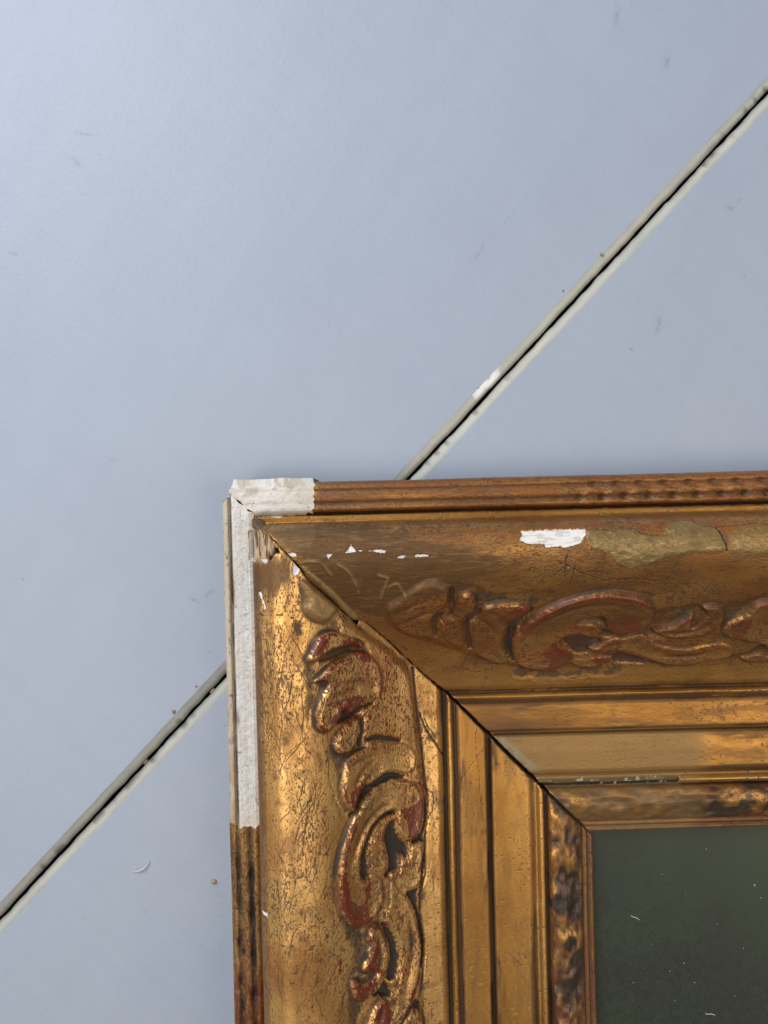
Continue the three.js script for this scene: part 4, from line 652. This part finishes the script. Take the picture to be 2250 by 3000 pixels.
// ---------------------------------------------------------------- the picture in the rebate
const painting = (() => {
  const N = 1024, a = new Uint8Array(N * N * 4), rg = new Uint8Array(N * N * 4), W = 190;
  const sc = new Float32Array(N * N);
  for (let k = 0; k < 160; k++) { let x = rnd() * N, y = rnd() * N, d = rnd() * 6.28, len = 2 + rnd() * 16, q = 0.04 + rnd() * rnd() * 0.3; for (let t = 0; t < len; t++) { const o = (y | 0) * N + (x | 0); if (x > 0 && y > 0 && x < N && y < N) sc[o] = Math.max(sc[o], q); x += Math.cos(d); y += Math.sin(d); d += (rnd() - 0.5) * 0.1; } }
  for (let j = 0; j < N; j++) for (let i = 0; i < N; i++) {
    const x = i * W / N, y = j * W / N, o = (j * N + i) * 4, c = fbm(x * 0.03, y * 0.03, 141, 4), f = fbm(x * 0.8, y * 0.8, 142, 3), dusty = sm(0.78, 0.9, vn(x * 3.2, y * 3.2, 143));
    const m = 0.8 + 0.45 * c + 0.2 * (f - 0.5), q = sc[j * N + i] * 0.12 + dusty * 0.012;
    a[o] = toS(0.0205 * m + q); a[o + 1] = toS(0.0298 * m + 0.012 * (c - 0.5) + q); a[o + 2] = toS(0.0175 * m - 0.006 * (c - 0.5) + q); a[o + 3] = 255;
    rg[o] = 255; rg[o + 1] = Math.round(255 * clamp(0.42 + 0.2 * (f - 0.5) + 0.2 * dusty, 0, 1)); rg[o + 2] = 0; rg[o + 3] = 255;
  }
  const m = new THREE.Mesh(new THREE.BoxGeometry(W * MM, 2.2 * MM, W * MM), new THREE.MeshStandardMaterial({ map: dataTex(a, N, N, true), roughnessMap: dataTex(rg, N, N, false), roughness: 1 }));
  m.position.set((100.5 + W / 2) * MM, 4.1 * MM, (100.5 + W / 2) * MM); m.name = 'painting';
  tag(m, 'dark green painted picture surface inside the gilded frame', 'painting'); scene.add(m); return m;
})();

// ---------------------------------------------------------------- crumbs and dust
function lump(r, k, sq = [1, 1, 1]) {
  const g = mergeVertices(new THREE.IcosahedronGeometry(r * MM, 3).deleteAttribute('uv').deleteAttribute('normal')), p = g.attributes.position;
  for (let i = 0; i < p.count; i++) { const v = new THREE.Vector3().fromBufferAttribute(p, i), q = v.clone().multiplyScalar(1 / (r * MM)); const f = 0.7 + 0.35 * vn(q.x * 1.6 + 5, q.y * 1.6 + q.z * 1.3, k) + 0.25 * vn(q.x * 4 + 9, q.y * 3 + q.z * 4, k + 1); v.multiplyScalar(f); p.setXYZ(i, v.x * sq[0], v.y * sq[1], v.z * sq[2]); }
  g.computeVertexNormals(); return g;
}
const matte = (r, g, b) => new THREE.MeshStandardMaterial({ color: new THREE.Color(r, g, b), roughness: 0.9 });
function bit(name, label, category, geo, m, x, y, z, turn = 0, group) { const o = new THREE.Mesh(geo, m); o.name = name; o.position.set(x * MM, y * MM, z * MM); o.rotation.y = turn; tag(o, label, category, group); scene.add(o); return o; }
const tan = matte(0.42, 0.29, 0.19), dustM = matte(0.2, 0.19, 0.17);
bit('crumb', 'tan crumb lying on the white board left of the frame', 'crumb', lump(0.75, 201, [1.2, 0.7, 0.9]), tan, -9.8, 0.4, 126.9);
bit('crumb_001', 'brown splinter wedged in the floor joint nearest the frame', 'crumb', lump(0.8, 203, [1.4, 0.6, 0.6]), tan, -9.0, -1.5, 65.9, 0.8);
bit('crumb_002', 'brown splinter wedged in the floor joint farther down from the frame', 'crumb', lump(0.75, 207, [1.4, 0.6, 0.6]), matte(0.36, 0.26, 0.2), -31.2, -1.5, 88.3, 0.8);
const curl = new THREE.TubeGeometry(new THREE.QuadraticBezierCurve3(new THREE.Vector3(-2.6, 0.1, 1.2).multiplyScalar(MM), new THREE.Vector3(1.2, 0.9, 1.3).multiplyScalar(MM), new THREE.Vector3(3, 0.2, -1.9).multiplyScalar(MM)), 24, 0.34 * MM, 6);
{ const p = curl.attributes.position; for (let i = 0; i < p.count; i++) { const t = Math.floor(i / 7) / 24, f = 0.25 + Math.sin(Math.PI * clamp(t, 0.06, 0.94)); const c = new THREE.QuadraticBezierCurve3(new THREE.Vector3(-2.6, 0.1, 1.2).multiplyScalar(MM), new THREE.Vector3(1.2, 0.9, 1.3).multiplyScalar(MM), new THREE.Vector3(3, 0.2, -1.9).multiplyScalar(MM)).getPoint(t); p.setXYZ(i, c.x + (p.getX(i) - c.x) * f, c.y + (p.getY(i) - c.y) * 0.7 * f, c.z + (p.getZ(i) - c.z) * f); } curl.computeVertexNormals(); }
bit('paint_shaving', 'curled sliver of white paint lying on the lower white board', 'paint flake', curl, matte(0.5, 0.52, 0.56), -33.3, 0.1, 121.8);
for (const [k, x, z, r, l] of [[0, -21.2, 72.0, 0.7, 'grey dirt speck on the sloping board edge left of the frame'], [1, 120.4, -71.6, 0.65, 'small dirt clump on the sloping board edge in the upper right'], [2, -13.8, 64.0, 0.4, 'tiny dirt speck on the sloping board edge close to the frame'], [3, 107.6, -60.4, 0.35, 'tiny dirt speck beside the sloping board edge in the upper right'], [4, 162.9, -107.4, 0.7, 'brown dirt crumb sitting in the joint near the right edge'], [5, 79.5, -29.8, 0.3, 'tiny dirt speck beside the joint above the frame']])
  bit(k ? `dirt_speck_${String(k).padStart(3, '0')}` : 'dirt_speck', l, 'dirt speck', lump(r * 0.75, 211 + k, [1, 0.4, 1.3]), dustM, x, k === 4 ? -1.2 : 0.2, z, k);
const lintCurve = new THREE.CatmullRomCurve3([[-2.6, 0.1, -2.0], [-1.2, 0.3, -0.9], [0.4, 0.15, -0.1], [1.5, 0.3, 0.8], [2.6, 0.1, 2.2]].map((p) => new THREE.Vector3(...p).multiplyScalar(0.45 * MM)));
bit('lint_fibre', 'short white lint fibre lying on the dark green picture', 'lint', new THREE.TubeGeometry(lintCurve, 20, 0.09 * MM, 6), matte(0.6, 0.62, 0.62), 124.1, 5.25, 139.5, 0.2);
bit('lint_fibre_001', 'pale fluff strand on the dark picture near the bottom of the photo', 'lint', new THREE.TubeGeometry(lintCurve, 20, 0.12 * MM, 6), matte(0.5, 0.5, 0.48), 147.0, 5.25, 170.6, 0.5);
const speckG = lump(0.24, 231, [1, 0.6, 1]), speckM = matte(0.34, 0.35, 0.33), spk0 = new THREE.Mesh(speckG, speckM);
[[162.1, 130.2, 1.6], [139.2, 154.2, 1.1], [142.4, 160.5, 1.0], [134.6, 156.7, 0.9], [164, 134.2, 1.1], [147.1, 118.4, 0.9], [133, 126, 0.8], [150, 142, 0.7], [158, 150, 0.8], [140, 133, 0.7], [129, 148, 0.7], [155, 165, 0.8], [123, 160, 0.8], [136, 166, 0.7]].forEach(([x, z, k], i) => {
  const o = spk0.clone(); o.name = i ? `dust_speck_${String(i).padStart(3, '0')}` : 'dust_speck'; o.scale.setScalar(k * 0.8); o.position.set(x * MM, 5.3 * MM, z * MM); o.rotation.y = i;
  tag(o, 'tiny pale dust speck lying on the dark green picture surface', 'dust speck', 'dust specks on the dark picture'); scene.add(o);
});
scene.traverse((m) => { if (m.isMesh) { m.castShadow = true; m.receiveShadow = true; } });
renderer.render(scene, camera);
